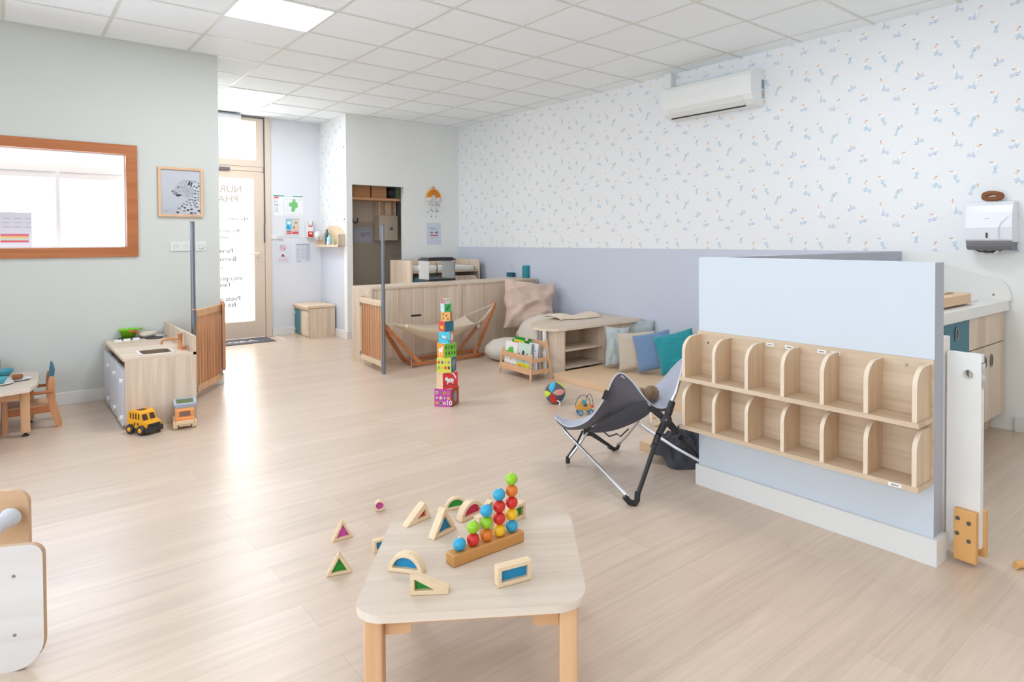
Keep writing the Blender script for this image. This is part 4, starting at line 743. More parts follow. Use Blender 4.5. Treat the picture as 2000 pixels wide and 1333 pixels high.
for k, (s, wl, wr, cl, crr, al, ar, lab) in enumerate(cubes):
    phi = math.atan2(wr, wl)                      # corner edge towards the viewer, left face turned by phi
    b = MB(); h = s/2; b.box((0, 0, h), (s, s, s), 0)
    def face(side, bc, art):
        O = ((-h, -h, 0), (1, 0, 0)) if side == 0 else ((h, -h, 0), (0, 1, 0)); m0 = 1 if side == 0 else 2
        sh = [(rect(.0, .0, s, s), m0)]; W_ = 3; K = 4; Rr = 5; Y_ = 6; G_ = 7; Bl = 8
        f = lambda x, y, rx, ry, m, n=10, rot=0: (ell(x*s, y*s, rx*s, ry*s, n, rot=rot), m)
        if art == 'flowers':
            for i in range(4):
                for j in range(3):
                    if (i, j) == (3, 0): continue
                    r = .085 if (i, j) != (1, 0) else .13
                    sh += [f(.15+.23*i, .2+.29*j, r, r, (Y_, 9, W_, Bl)[(i+j) % 4]), f(.15+.23*i, .2+.29*j, r*.5, r*.5, (Rr, W_, K, Y_)[(i*2+j) % 4])]
        if art == 'cat': sh += [f(.5, .5, .25, .13, W_, 12), f(.25, .62, .11, .12, W_), f(.32, .36, .04, .1, W_), f(.66, .36, .04, .1, W_), f(.8, .75, .05, .2, W_, 10, .5), f(.65, .92, .14, .03, W_), ([(0, .22*s), (.5*s, .27*s), (s, .2*s), (s, .16*s), (.5*s, .23*s), (0, .18*s)], K)]
        if art == 'bugs':
            for i in range(4):
                for j in range(2): sh.append(f(.15+.23*i, .33+.36*j, .09, .12, (G_, Y_, Rr, K, Rr, Bl, Y_, 9)[i+4*j]))
        if art == 'goat': sh += [f(.5, .5, .3, .16, W_), f(.75, .7, .14, .1, W_), f(.35, .25, .05, .18, W_), f(.65, .25, .05, .18, W_)]
        if art == 'leaves':
            for i in range(4):
                for j in range(2): sh += [f(.16+.23*i, .3+.42*j, .05+.025*((i+j) % 2), .15, (10, K)[(i+2*j) % 3 == 1], 8), (rect((.155+.23*i)*s, (.1+.42*j)*s, (.17+.23*i)*s, (.25+.42*j)*s), 10)]
        if art == 'bird': sh += [f(.5, .52, .2, .1, W_), f(.72, .45, .12, .05, 9, 10, -.4), f(.38, .6, .08, .08, W_), ([(0, .62*s), (.5*s, .38*s), (.9*s, .3*s), (s, .1*s), (.85*s, .1*s), (.8*s, .28*s), (.5*s, .33*s), (0, .58*s)], Bl)]
        if art == 'fox': sh += [f(.5, .4, .3, .2, Y_), f(.5, .7, .3, .14, Rr)]
        if art == 'dots': sh += [f(x, y, .1, .11, K if q_ else 11) for x, y, q_ in ((.25, .75, 0), (.6, .6, 0), (.25, .28, 0), (.75, .25, 0))]
        if art == 'bear': sh += [f(.45, .45, .34, .4, 11, 12), f(.55, .5, .2, .3, 9, 12), (rect(0, 0, s, .08*s), 11)]
        if art == 'blob': sh += [f(.5, .6, .4, .22, 9, 10), (rect(.4*s, .1*s, .6*s, .5*s), 9)]
        if art == 'oval': sh += [f(.5, .5, .28, .34, 9 if k != 4 else W_, 12)]
        if art == 'feather': sh += [f(.5, .5, .12, .42, 10, 12, -.6)]
        if art == 'dash': sh += [f(.5, .55, .3, .1, G_, 8, .3), f(.5, .85, .3, .08, Bl)]
        N_ = Vector(O[1]).cross(Vector((0, 0, 1)))
        deco(b, O[0], O[1], (0, 0, 1), sh)
        if art == 'flowers': b.text('10', .27*s/.72, Vector(O[0])+Vector((.70*s, -.002, .12*s)), (1, 0, 0), (0, 0, 1), W_, bold=.001)
        if art == 'leaves': b.text('7', .2*s, Vector(O[0])+Vector((.002, .8*s, .2*s)), (0, 1, 0), (0, 0, 1), 10)
    face(0, cl, al); face(1, crr, ar)
    o = b.build('picture_cube', [C(226, 206, 180), C(*cl), C(*crr), C(232, 236, 240), C(96, 70, 50), C(224, 70, 60), C(244, 180, 60), C(120, 190, 80), C(50, 130, 160), C(150, 150, 160), C(40, 110, 60), C(150, 90, 60)])
    # left face normal (-y local) is turned from the line of sight by an angle whose tangent is wr/wl
    o.location = (tw.x+.003*math.sin(k*2.3), tw.y+.003*math.cos(k*1.7), z); o.rotation_euler.z = -dirn-math.atan2(wr, wl); z += s+.0005
    tag(o, lab, 'toy cube', 'stacked picture cubes')
# ------------------------------------------------------------------ hammock
hy0, hy1 = 5.98, 6.24
fl, fr_ = HZ(803, 719), HZ(945, 697)
t = thing('toddler_hammock', 'beige cloth hammock on a low orange wood frame', 'hammock', (fl.x, fl.y, 0)); O = Vector((fl.x, fl.y, 0))
def beam(nm, p, q, w=.045, h=.03, m='slatd'):
    p, q = Vector(p)-O, Vector(q)-O; L = (q-p).length; T = Matrix.Translation((p+q)/2) @ (q-p).to_track_quat('X', 'Z').to_matrix().to_4x4()
    return MB().box((0, 0, 0), (L, h, w), T=T).build(nm, m, t, bevel=.003)
back = Vector((.05, .27, 0))
f0, f1 = up3(fl, .03), up3(fr_, .03); b0, b1 = Vector(f0)+back, Vector(f1)+back
beam('base_beam', f0, f1, .035); beam('base_beam', b0, b1, .035)
beam('foot_bar', Vector(f0)+Vector((.04, 0, -.0)), Vector(b0)+Vector((.04, 0, 0)), .03); beam('foot_bar', Vector(f1)-Vector((.04, 0, 0)), Vector(b1)-Vector((.04, 0, 0)), .03)
dl = Vector(f0).xy.dot(Vector(fwd.xy).normalized())
def onp(px, py, Y): p = HY(px, py, Y); return p
lt = onp(748, 632, 6.10); rt_ = onp(967, 592, 6.10)
beam('post', onp(822, 716, fl.y+.0)+Vector((0, 0, .02)), lt, .04); beam('post', onp(790, 706, b0.y), lt+Vector((0, .03, -.03)), .035)
beam('post', onp(927, 694, f1[1]+.02), rt_, .04); beam('post', onp(893, 688, b1.y-.02), onp(945, 622, 6.13), .035)
for a, c in (((804, 718), (804, 697)), ((939, 692), (933, 680))): TB2 = MB().tube([onp(a[0], a[1], fl.y-.02)-O, onp(c[0], c[1], fl.y)-O], .006, 8); TB2.build('metal_brace', 'steel', t)
def spY(L, n):
    L = [HY(*p)-O for p in L]; o = []
    for i in range(len(L)-1):
        p0, p1, p2, p3 = L[max(i-1, 0)], L[i], L[i+1], L[min(i+2, len(L)-1)]
        for k in range(n):
            u = k/n; o.append(.5*((2*p1)+(p2-p0)*u+(2*p0-5*p1+4*p2-p3)*u*u+(3*p1-p0-3*p2+p3)*u**3))
    return o+[L[-1]]
nn = spY([(768, 634, 6.02), (795, 637, 5.97), (830, 642, 5.94), (865, 643, 5.92), (900, 637, 5.93), (925, 632, 5.96), (942, 627, 5.99)], 6)
ff = spY([(775, 632, 6.06), (800, 633, 6.14), (830, 635, 6.22), (855, 633, 6.26), (880, 628, 6.26), (897, 622, 6.25), (908, 617, 6.22)], 6)
bb = spY([(775, 640, 6.05), (795, 652, 6.05), (820, 668, 6.07), (848, 679, 6.08), (880, 670, 6.08), (905, 652, 6.09), (930, 636, 6.10)], 6)
rows = []
for s_ in range(15):
    u = s_/14; rows.append([(a*(1-u)**2+(q*1.5-(a+c)*.25)*2*u*(1-u)+c*u*u)+Vector((0, 0, .004*math.sin(s_*2.4+i*.15))) for i, (a, q, c) in enumerate(zip(nn, bb, ff))])
b = MB(); b.grid(rows); b.build('sling_cloth', cloth('canvas', (216, 198, 174)), t, solid=.004)
ropeM = C(226, 214, 196, .9)
for p, q in ((nn[-1], rt_), (ff[-1], rt_), (nn[0], lt), (ff[0], lt), (bb[-1], rt_)):
    q = q-O if (q-O).length < 3 else q; a = Vector(p); MB().tube([a, a*.5+q*.5-Vector((0, 0, .006)), q], .004, 6).build('rope', ropeM, t)
MB().ball(HY(795, 638, 5.96)-O, .018).build('knot_bead', 'pale', t)
MB().tube([HY(935, 630, 6.05)-O, HY(934, 640, 6.05)-O], .014, 8).build('strap_roll', C(232, 228, 222, .9), t)
# ------------------------------------------------------------------ low divider cabinets
CZ = .80; cyaw = math.radians(2.0); dc = Vector((2.80, 6.34, 0))
def unit(x0_, x1_, lab, slot):
    t = thing('divider_cabinet', lab, 'cabinet', dc+Vector((x0_*math.cos(cyaw), x0_*math.sin(cyaw), 0)), cyaw, 'low divider cabinets'); w_ = x1_-x0_
    MB().bx((0, 0, CZ-.022), (w_, .45, CZ)).build('top_panel', 'lamx', t, bevel=.0015)
    MB().bx((0, 0, 0), (.022, .45, CZ-.022)).build('side_panel', 'lam', t, bevel=.001); MB().bx((w_-.022, 0, 0), (w_, .45, CZ-.022)).build('side_panel', 'lam', t, bevel=.001)
    b = MB(); b.bx((.022, .012, .05), (w_-.022, .03, CZ-.022)); 
    for i in range(1, 7): b.bx((.022+(w_-.044)*i/7-.001, .0112, .05), (.022+(w_-.044)*i/7+.001, .0125, CZ-.022), 1)
    b.build('front_panel', ['lam', C(176, 150, 124)], t); MB().bx((.022, .03, 0), (w_-.022, .045, .05)).build('plinth', 'lamx', t)
    b = MB()
    for x_, z_ in ((.0, CZ-.06), (.0, .06), (.0, .4)): b.bx((-.0008, .03, z_), (0, .04, z_+.01)); b.bx((-.0008, .41, z_), (0, .42, z_+.01))
    b.build('cap', C(150, 120, 90), t)
    if slot: MB().bx((slot-.06, .009, .465), (slot+.06, .013, .485)).build('slot_handle', 'black', t)
unit(0, 1.07, 'left low wood divider cabinet carrying the aquarium', .52); unit(1.072, 2.205, 'right low wood divider cabinet carrying the teal tin', None)
# aquarium
q0 = HZ(837, 551, CZ); q1 = HZ(891, 548, CZ); ya = cyaw+.02; aw_, ad, ah = .37, .22, vh if False else .245
p0 = Vector((3.405, 6.375, CZ)); px = [HZ(837, 550.5, CZ), HZ(890, 547.5, CZ)]; p0 = px[0]; aw_ = (px[1]-px[0]).length; ya = math.atan2(px[1].y-px[0].y, px[1].x-px[0].x)
ah = .27
t = thing('aquarium', 'small glass aquarium with black lid on the low divider', 'aquarium', p0, ya)
MB().bx((0, 0, .001), (aw_, ad, .022)).build('base', 'black', t, bevel=.002)
b = MB(); b.bx((-.002, -.002, ah-.03), (aw_+.002, ad+.002, ah-.008)); b.bx((.02, .015, ah-.008), (aw_-.02, ad-.015, ah+.008)); b.build('lid', 'black', t, bevel=.003)
MB().grid([[(x_, y_, z_) for x_, y_ in ((.003, .003), (aw_-.003, .003), (aw_-.003, ad-.003), (.003, ad-.003), (.003, .003))] for z_ in (.02, ah-.03)], 0, False).build('glass_walls', 'glass', t)
MB().bx((aw_-.06, .02, .022), (aw_-.012, ad-.02, ah-.035)).build('filter_column', C(232, 234, 232, .3), t, bevel=.003)
MB().bx((.012, .008, .022), (.014, ad-.01, ah-.035)).build('frosted_end', C(250, 250, 246), t)
b = MB(); cp = Vector((aw_*.48, ad*.45, .022))
for i in range(26):
    a = i*2.4; z0 = .02+.0045*i; L_ = .035-.0008*i; c = cp+Vector((0, 0, z0)); d = Vector((math.cos(a), math.sin(a), .5)).normalized(); s_ = d.cross(Vector((0, 0, 1))).normalized()
    b.add([c, c+d*L_*.5+s_*.008, c+d*L_, c+d*L_*.5-s_*.008], [(0, 1, 2, 3)], i % 2)
b.build('water_plant', [C(120, 200, 40), C(70, 150, 50)], t)
b = MB(); b.tube([cp, cp+Vector((0, .0, .1)), cp+Vector((.01, 0, .15)), cp+Vector((-.02, 0, .19))], .004, 6); b.tube([cp+Vector((.008, 0, .14)), cp+Vector((-.03, 0, .165))], .003, 6); b.build('driftwood', C(90, 66, 50), t)
b = MB(); b.ball(cp+Vector((0, 0, .008)), .03, 12, sc=(1, 1, 1)); b.v = [Vector((p.x, p.y, .022+max(0, (p.z-.022)*.5))) for p in b.v]; b.build('gravel_mound', C(196, 170, 130), t)
MB().ball(cp+Vector((.035, -.02, .03)), .012).ball(cp+Vector((.05, -.02, .01)), .01, m=1).build('ornament', [C(190, 60, 90), C(160, 170, 190)], t)
# tissue box and tin
p = HZ(1009, 541, CZ); t = thing('tissue_box', 'dark teal tissue box beside the teal tin on the divider', 'tissue box', (p.x, p.y, CZ+.001), .1)
MB().bx((-.08, -.0, 0), (.08, .11, .055)).build('carton', C(40, 96, 116), t, bevel=.002)
b = MB(); rows = [[(.05*math.cos(2*PI*j/10)*(.2+.9*i/5)*(.9+.3*math.sin(3*j)), .055+.02*math.sin(2*PI*j/10)*(.3+i/5), .055+.02*i+.008*math.sin(j*2.2)) for j in range(11)] for i in range(6)]; b.grid(rows); b.build('tissue', C(236, 236, 240, .9), t)
p = HZ(1032, 543, CZ); t = thing('teal_tin', 'teal cylindrical tin at right end of the low divider', 'tin', (p.x, p.y+.04, CZ+.001))
MB().lathe([(.054, 0), (.055, .005), (.055, .135)], (0, 0, 0), 28).build('tin_body', mat('tin_teal', (36, 136, 150), .35), t); MB().lathe([(.056, .13), (.056, .15), (.05, .155)], (0, 0, 0), 28).build('lid', mat('tin_lid', (44, 142, 156), .35), t)
# cot cabinet behind the divider
Yc = 7.62; xl = HY(803, 520, Yc).x; xr = HY(937, 520, Yc).x; zt_ = HY(900, 506, Yc+.3).z; zb = HY(900, 524, Yc).z
print('cot', xl, xr, zt_, zb)
t = thing('cot_cabinet', 'wood changing cabinet with rounded ends behind the low divider', 'cabinet', (xl, Yc, 0)); w_ = xr-xl; top_z = zt_
endp = [(0, 0), (.6, 0), (.6, top_z), (.05, top_z), (.02, top_z-.02), (0, top_z-.07)]
for x_ in (0, w_-.02): MB().prism(endp, (x_, 0, 0), (0, 1, 0), (0, 0, 1), (1, 0, 0), .02, 0, 1).build('end_panel', ['lam', 'edge'], t)
MB().bx((.02, .56, 0), (w_-.02, .58, top_z)).build('back_panel', 'lam', t); MB().bx((.02, .01, zb-.05), (w_-.02, .56, zb-.03)).build('shelf_board', 'lamx', t)
for a, c, m_ in ((.02, w_*.45, 'teal'), (w_*.47, w_-.02, 'lam')):
    d = MB().prism([(p[0]*(c-a)*.96+(a+c)/2, p[1]*(zb-.1)+(zb-.06)/2) for p in rrect(1, .95, .14, 5)], (0, 0, 0), t=.018).build('door', m_, t); MB().bx((c-.09, -.006, zb-.2), (c-.01, 0, zb-.16)).build('hinge', 'gloss', d)
MB().bx((.04, .05, zb-.03), (w_-.05, .54, zb+.03)).build('mattress', C(232, 230, 224, .7), t, bevel=.02, seg=3)
# ------------------------------------------------------------------ bench by the entrance
t = thing('storage_bench', 'small wood bench with padded seat in the entrance corner', 'bench', (2.975, 8.68, 0)); w_, d_ = .355, .55
MB().bx((0, 0, 0), (w_, .018, .385)).build('side_panel', 'lam', t, bevel=.001); MB().bx((0, d_-.018, 0), (w_, d_, .385)).build('side_panel', 'lam', t, bevel=.001)
MB().bx((0, .018, 0), (w_, d_-.018, .018)).bx((0, .018, .367), (w_, d_-.018, .385)).bx((w_-.012, .018, .018), (w_, d_-.018, .367)).bx((0, d_/2-.009, .018), (w_-.012, d_/2+.009, .367)).build('carcass', 'lamy', t)
MB().bx((-.012, -.006, .387), (w_-.0, d_+.005, .43)).build('seat_pad', mat('seat_beige', (228, 204, 176), .55), t, bevel=.014, seg=3)
for y0, m_ in ((.022, 'lam'), (d_/2+.012, 'teal')):
    ww = d_/2-.034; d = MB().prism([(p[0]+y0+ww/2, p[1]+.19) for p in rrect(ww, .33, .06, 5)], (.004, 0, 0), (0, 1, 0), (0, 0, 1), (1, 0, 0), .016).build('door', m_, t)
    for z in (.07, .29): MB().bx((-.006, y0-.006 if m_ == 'lam' else y0+ww-.03, z), (.004, y0+.03 if m_ == 'lam' else y0+ww+.006, z+.03)).build('hinge', 'gloss', d, bevel=.003)
b = MB()
for x_, z_ in ((.02, .02), (.02, .36), (w_-.03, .02), (w_-.03, .36)): b.bx((x_, -.0008, z_), (x_+.008, 0, z_+.008))
b.build('cap', C(96, 70, 50), t)
# wall caddy on the alcove side wall
ya_, yb_ = HX(620, 470, 3.27).y, HX(663, 470, 3.27).y
t = thing('wall_caddy', 'small wood wall shelf with toiletries beside the entrance', 'wall shelf', (XA, (ya_+yb_)/2, 1.20)); hw = (ya_-yb_)/2
MB().prism([(-hw, 0), (hw, 0), (hw, .12)]+[(hw*math.cos(a), .12+.17*math.sin(a)) for a in [PI*i/10 for i in range(1, 10)]]+[(-hw, .12)], (-.012, 0, 0), (0, 1, 0), (0, 0, 1), (1, 0, 0), .011).build('back_panel', 'pale', t)
MB().bx((-.10, -hw, 0), (-.012, hw, .015)).build('shelf', 'pale', t); MB().bx((-.105, -hw, 0), (-.012, -hw+.015, .17)).build('end_panel', 'lam', t, bevel=.01); MB().bx((-.105, hw-.015, 0), (-.012, hw, .10)).build('end_panel', 'lam', t, bevel=.01); MB().bx((-.105, -hw, .0), (-.095, hw, .03)).build('lip', 'pale', t)
def bottle(name, lab, c, y, h, r, x=-.055, cat='bottle'):
    b = MB().lathe([(r, 0), (r, h*.7), (r*.5, h*.82), (r*.4, h*.84), (r*.4, h)], (0, 0, 0), 14); o = b.build(name, C(*c, .35)); o.location = (XA+x, (ya_+yb_)/2+y, 1.2155); tag(o, lab, cat, 'toiletries on the wall shelf'); return o
bottle('spray_bottle', 'dark teal spray bottle on the wall shelf', (44, 104, 118), .11, .22, .03); bottle('soap_bottle', 'mint soap bottle at middle of the wall shelf', (186, 222, 216), .03, .15, .028)
bottle('cream_jar', 'small white jar at the front of the wall shelf', (236, 238, 240), -.0, .07, .02, -.082); bottle('blue_tube', 'blue slim tube near right end of the wall shelf', (110, 140, 176), -.07, .12, .015); bottle('green_cap_tube', 'white tube with green cap on the wall shelf', (190, 206, 150), -.10, .14, .013)
b = MB(); fuzzy(b, (0, 0, 0), .055, 20, .3); o = b.build('tissue_bag', C(236, 238, 242, .6)); o.location = (XA-.09, ya_-.02, 1.35); o.scale = (.7, .8, 1.1); tag(o, 'white crumpled tissue bag hanging at left of the wall shelf', 'bag')
# storage closet contents
def onY(px, py, Y): return HY(px, py, Y)
def ybox(name, lab, x0, y0, x1, y1, Yf, dep, mats, cat, bev=.003, grp=None, shapes=None):
    a = HY(x0, y1, Yf); c = HY(x1, y0, Yf); b = MB(); b.bx((0, 0, 0), (c.x-a.x, dep, c.z-a.z), 0)
    if shapes: deco(b, (0, 0, 0), (1, 0, 0), (0, 0, 1), shapes(c.x-a.x, c.z-a.z))
    o = b.build(name, mats, bevel=bev); o.location = (a.x, Yf, a.z); return tag(o, lab, cat, grp)
zs = HY(740, 387, 8.45).z
tag(MB().bx((XA+.075, 8.45, zs-.03), (4.595, 8.845, zs)).build('closet_shelf', wood('shelf_brown', (206, 156, 112), (180, 128, 86), 0)), 'brown wood shelf board inside the storage opening', 'shelf')
card = mat('cardboard', (176, 124, 84), .8)
for nm, x0_, x1_, lab in (('cardboard_box', 689, 723, 'cardboard box at left end of the closet shelf'), ('cardboard_box', 726, 755, 'cardboard box in the middle of the closet shelf')):
    a = HY(x0_, 387, 8.47); c = HY(x1_, 363, 8.47); o = MB().bx((0, 0, 0), (c.x-a.x, .3, .17)).build(nm, card, bevel=.003); o.location = (a.x, 8.47, zs+.001); tag(o, lab, 'box', 'cardboard boxes on the closet shelf')
b = MB(); fuzzy(b, (0, 0, 0), .07, 24, .2); o = b.build('dark_basket', mat('dark_wicker', (60, 56, 60), .9, bump=1, bscale=90)); o.location = (HY(765, 380, 8.55).x, 8.58, zs+.078); tag(o, 'dark crumpled bundle beside the boxes on the closet shelf', 'bundle')
a = HY(774, 387, 8.48); o = MB().bx((0, 0, 0), (.1, .2, .15)).build('patterned_crate', C(104, 120, 96, .8)); o.location = (a.x, 8.48, zs+.001); tag(o, 'green patterned crate at right end of the closet shelf', 'crate')
a = HY(741, 422, 8.7); c = HY(773, 393, 8.7); t = thing('wooden_crate', 'light wooden crate mounted below the closet shelf', 'crate', (a.x, 8.70, a.z)); w_, h_ = c.x-a.x, c.z-a.z
MB().ring(rrect(w_, h_, 0, 1, w_/2, h_/2), rrect(w_-.03, h_-.03, 0, 1, w_/2, h_/2), (0, 0, 0), t=.145).build('frame', 'pale', t); MB().bx((.015, .1, .015), (w_-.015, .11, h_-.015)).bx((w_*.42, .04, .02), (w_*.8, .1, h_-.02)).build('back', 'pale', t)
ybox('grey_wall_panel', 'blue grey panel at the right edge inside the storage opening', 775, 392, 800, 428, 8.78, .065, [C(140, 142, 152, .5)], 'panel')
o = ybox('white_wall_cabinet', 'beige box with round knob below the wooden crate', 741, 422, 777, 470, 8.68, .165, [C(204, 190, 172, .5)], 'cabinet')
kp = HY(763, 447, 8.68)-o.location-Vector((0, 0, 0)); MB().lathe([(.012, 0), (.02, .012), (.018, .03), (.002, .032)], (kp.x, 0, kp.z), 16, T=Matrix.Rotation(PI/2, 4, 'X')).build('knob', 'steel', o)
def sh(w, h): return [(rect(.02, h*.85, w*.7, h*.9), 1), (rect(.1, h*.62, w*.9, h*.65), 2), (rect(.1, h*.5, w*.85, h*.55), 3), (rect(.1, h*.42, w*.6, h*.46), 2), (rect(w*.25, h*.06, w*.7, h*.075), 1)]
ybox('closet_notice', 'laminated grey notice on the closet tile wall', 691, 445, 727, 474, 8.843, .004, [C(168, 168, 178, .3), C(110, 160, 170), C(90, 88, 96), C(140, 136, 142)], 'notice', 0, None, sh)
b = MB(); c = HY(694, 431, 8.75); b.tube([(c.x-.03, 8.78, c.z+.03), (c.x-.03, 8.76, c.z-.01), (c.x-.01, 8.76, c.z-.03), (c.x+.02, 8.76, c.z-.03), (c.x+.035, 8.76, c.z-.01), (c.x+.035, 8.76, c.z+.035)], .01, 8); tag(b.build('hook', 'black'), 'black curved hook at left inside the storage opening', 'hook')
# rainbow hanging and notice on the storage wall
rb = HY(847, 387, YS-.02)
t = thing('rainbow_hanging', 'yellow woven rainbow wall hanging with rain drops', 'wall hanging', (rb.x, YS-.02, rb.z)); 
for k, c in enumerate(((240, 168, 40), (232, 140, 30), (236, 156, 50), (230, 134, 30))):
    r = .105-.018*k; MB().tube([(r*math.cos(a), 0, r*math.sin(a)*1.15) for a in [PI*i/16 for i in range(17)]], .0095, 8).build('arch', C(*c, .9), t)
MB().tube([(0, 0, .115), (0, .0, .15)], .006, 6).ball((0, 0, .15), .016).build('hanger', C(214, 156, 110, .9), t)
for x in (-.07, .07):
    b = MB(); fuzzy(b, (x, 0, -.022), .034, 14, .25); fuzzy(b, (x-.03, 0, -.03), .022, 12, .25); fuzzy(b, (x+.03, 0, -.03), .022, 12, .25); b.build('cloud', C(234, 222, 220, .95), t)
for x, z in ((-.06, -.09), (-.015, -.10), (.03, -.105), (.07, -.09), (.09, -.108), (-.09, -.2), (-.04, -.17), (-.015, -.19), (.035, -.165), (.045, -.19), (.07, -.185), (-.04, -.265), (.035, -.265)):
    MB().lathe([(1e-4, -.012), (.007, -.006), (.006, .002), (1e-4, .014)], (x, 0, z), 8).tube([(x, 0, z+.012), (x*.9, 0, -.04)], .0007, 4, cap=False).build('drop', C(120, 112, 112), t)
ybox('wall_notice', 'small printed notice with red stripe below the rainbow hanging', 834, 436, 861, 478, YS-.003, .003, [C(214, 218, 232), C(100, 100, 108), C(216, 70, 90), C(170, 140, 120), C(110, 120, 140)], 'notice', 0, None, lambda w, h: [(rect(w*.2, h*.75, w*.6, h*.77), 1), (rect(w*.2, h*.7, w*.8, h*.71), 1), (ell(w*.33, h*.55, w*.12, h*.05, 10), 3), (ell(w*.68, h*.56, w*.12, h*.05, 10), 4), (rect(w*.22, h*.4, w*.8, h*.45), 2), (rect(w*.3, h*.33, w*.7, h*.34), 1)])
# ------------------------------------------------------------------ leopard picture, sockets
pxl, pxr, pzb, pzt = .985, 1.32, 1.493, 1.915; PW, PH2 = pxr-pxl, pzt-pzb
t = thing('framed_picture', 'framed black and white leopard drawing on the left wall', 'picture', (pxl, YL, pzb))
MB().ring(rrect(PW, PH2, 0, 1, PW/2, PH2/2), rrect(PW-.04, PH2-.04, 0, 1, PW/2, PH2/2), (0, -.025, 0), t=.025).build('frame', wood('oak_frame', (228, 188, 150), (210, 166, 126), 2), t, bevel=.002)
b = MB(); b.bx((.018, -.012, .018), (PW-.018, -.006, PH2-.018), 0)
def pc(x, y): return ((x-80)/(975-80)*PW, (1180-(y+(x-150)*-.0))/(1180-170)*PH2*1.0)
sil = [(345, 660), (400, 590), (450, 520), (530, 450), (620, 418), (700, 408), (800, 420), (895, 440), (895, 1110), (410, 1110), (450, 1020), (560, 920), (650, 850), (690, 800), (640, 770), (560, 752), (440, 770), (380, 720)]
def inside(p, poly):
    c = False
    for i in range(len(poly)):
        a, q = poly[i-1], poly[i]
        if (a[1] > p[1]) != (q[1] > p[1]) and p[0] < (q[0]-a[0])*(p[1]-a[1])/(q[1]-a[1])+a[0]: c = not c
    return c
shp = [([pc(*p) for p in sil], 1)]; rn = random.Random(3); used = []
shp += [([pc(*p) for p in ((335, 650), (380, 655), (355, 682))], 2), ([pc(*p) for p in ((425, 715), (530, 712), (525, 750), (470, 768), (435, 755))], 2), ([pc(*p) for p in ((700, 430), (728, 440), (715, 520), (680, 525), (660, 515))], 2), ([pc(*p) for p in ((740, 450), (770, 460), (745, 550), (715, 560))], 2), ([pc(*p) for p in ((440, 580), (490, 552), (508, 572), (470, 585))], 2)]
for _ in range(3000):
    x, y = rn.uniform(350, 890), rn.uniform(415, 1105); body = y > 790 or x > 780; s_ = 24 if body else 9
    if y > 960 and body: s_ = 32
    if not inside((x, y), sil) or not inside((x-s_*.5, y), sil) or any((x-a)**2+(y-c)**2 < (s_+d)**2*1.15 for a, c, d in used): continue
    if any((x-a)**2+(y-c)**2 < r*r for a, c, r in ((700, 480, 60), (480, 740, 55), (745, 500, 45))): continue
    used.append((x, y, s_)); p = pc(x, y); k = PW/895; r = rn.uniform(-.9, .3)
    shp.append((ell(p[0], p[1], s_*k*.95, s_*k*.62, 10, rot=r), 2))
    if body and rn.random() < .6: shp.append((ell(p[0], p[1], s_*k*.5, s_*k*.26, 8, rot=r), 1))
for i in range(4): shp.append(([pc(*p) for p in ((385, 690+i*8), (460, 682+i*8), (460, 685+i*8), (385, 693+i*8))], 2))
shp.append((rect(.05, .045, .07, .047), 2))
deco(b, (0, -.012, 0), (1, 0, 0), (0, 0, 1), [(sp, m_) for sp, m_ in shp]); b.build('print', [C(228, 230, 238, .6), C(238, 240, 246, .6), C(70, 68, 76, .6)], t)
MB().poly([(.018, -.02, .018), (PW-.018, -.02, .018), (PW-.018, -.02, PH2-.018), (.018, -.02, PH2-.018)]).build('cover_glass', 'glass', t)
t = thing('double_socket', 'white double wall socket behind the tall grey pole', 'socket', (1.07, YL, 1.198))
MB().bx((0, -.009, 0), (.16, 0, .08)).build('cover_plate', mat('socket_white', (226, 226, 222), .4), t, bevel=.002)
b = MB()
for x in (.04, .12): b.ring(ell(x, .04, .024, .024, 18), ell(x, .04, .021, .021, 18), (0, -.011, 0), t=.003); b.prism(ell(x-.009, .036, .003, .003, 8), (0, -.0105, 0), t=.002, m=1); b.prism(ell(x+.009, .036, .003, .003, 8), (0, -.0105, 0), t=.002, m=1); b.prism(ell(x, .05, .003, .003, 8), (0, -.0105, 0), t=.002, m=1)
b.build('socket_ring', [C(200, 200, 198), C(60, 60, 60)], t)
t = thing('wall_switch', 'white round wall switch right of the tall grey pole', 'switch', (1.262, YL, 1.198))
MB().bx((0, -.009, 0), (.08, 0, .08)).build('cover_plate', 'socket_white' if 'socket_white' in M else mat('switch_white', (226, 226, 222), .4), t, bevel=.002); MB().lathe([(.027, 0), (.027, .004), (.02, .006)], (.04, -.009, .04), 22, T=Matrix.Rotation(PI/2, 4, 'X')).build('button', C(216, 216, 212), t)
# ------------------------------------------------------------------ safety gates with tall poles
def gate(lab, plab, p, q, z0, z1, nsl, railm, slatm, poletop, boardtop=True, grp=None):
    p, q = Vector((p[0], p[1], 0)), Vector((q[0], q[1], 0)); d = q-p; L = d.length; a = math.atan2(d.y, d.x)
    t = thing('safety_gate', lab, 'gate', p, a); 
    MB().bx((.03, -.014, z1-.055), (L, .014, z1)).build('top_rail', railm, t, bevel=.003); MB().bx((.03, -.014, z0), (L, .014, z0+.05)).build('bottom_rail', railm, t, bevel=.003)
    for i in range(nsl): x = .045+(L-.075)*i/(nsl-1); MB().bx((x-.011, -.008, z0+.05), (x+.011, .008, z1-.055)).build('slat', slatm, t, bevel=.002)
    for z in (z0+.03, z1-.09):
        for x in (.02, L-.01): MB().bx((x-.014, -.018, z), (x+.014, .018, z+.05)).build('bracket', 'hinge', t, bevel=.002)
    o = MB().tube([(p.x, p.y, .0), (p.x, p.y, poletop)], .0165, 16).build('tall_pole', 'greytube')
    b = MB().lathe([(.0175, poletop-.004), (.0175, poletop+.004)], (p.x, p.y, 0), 16); b.build('end_cap', C(90, 92, 98), o); tag(o, plab, 'pole'); return t
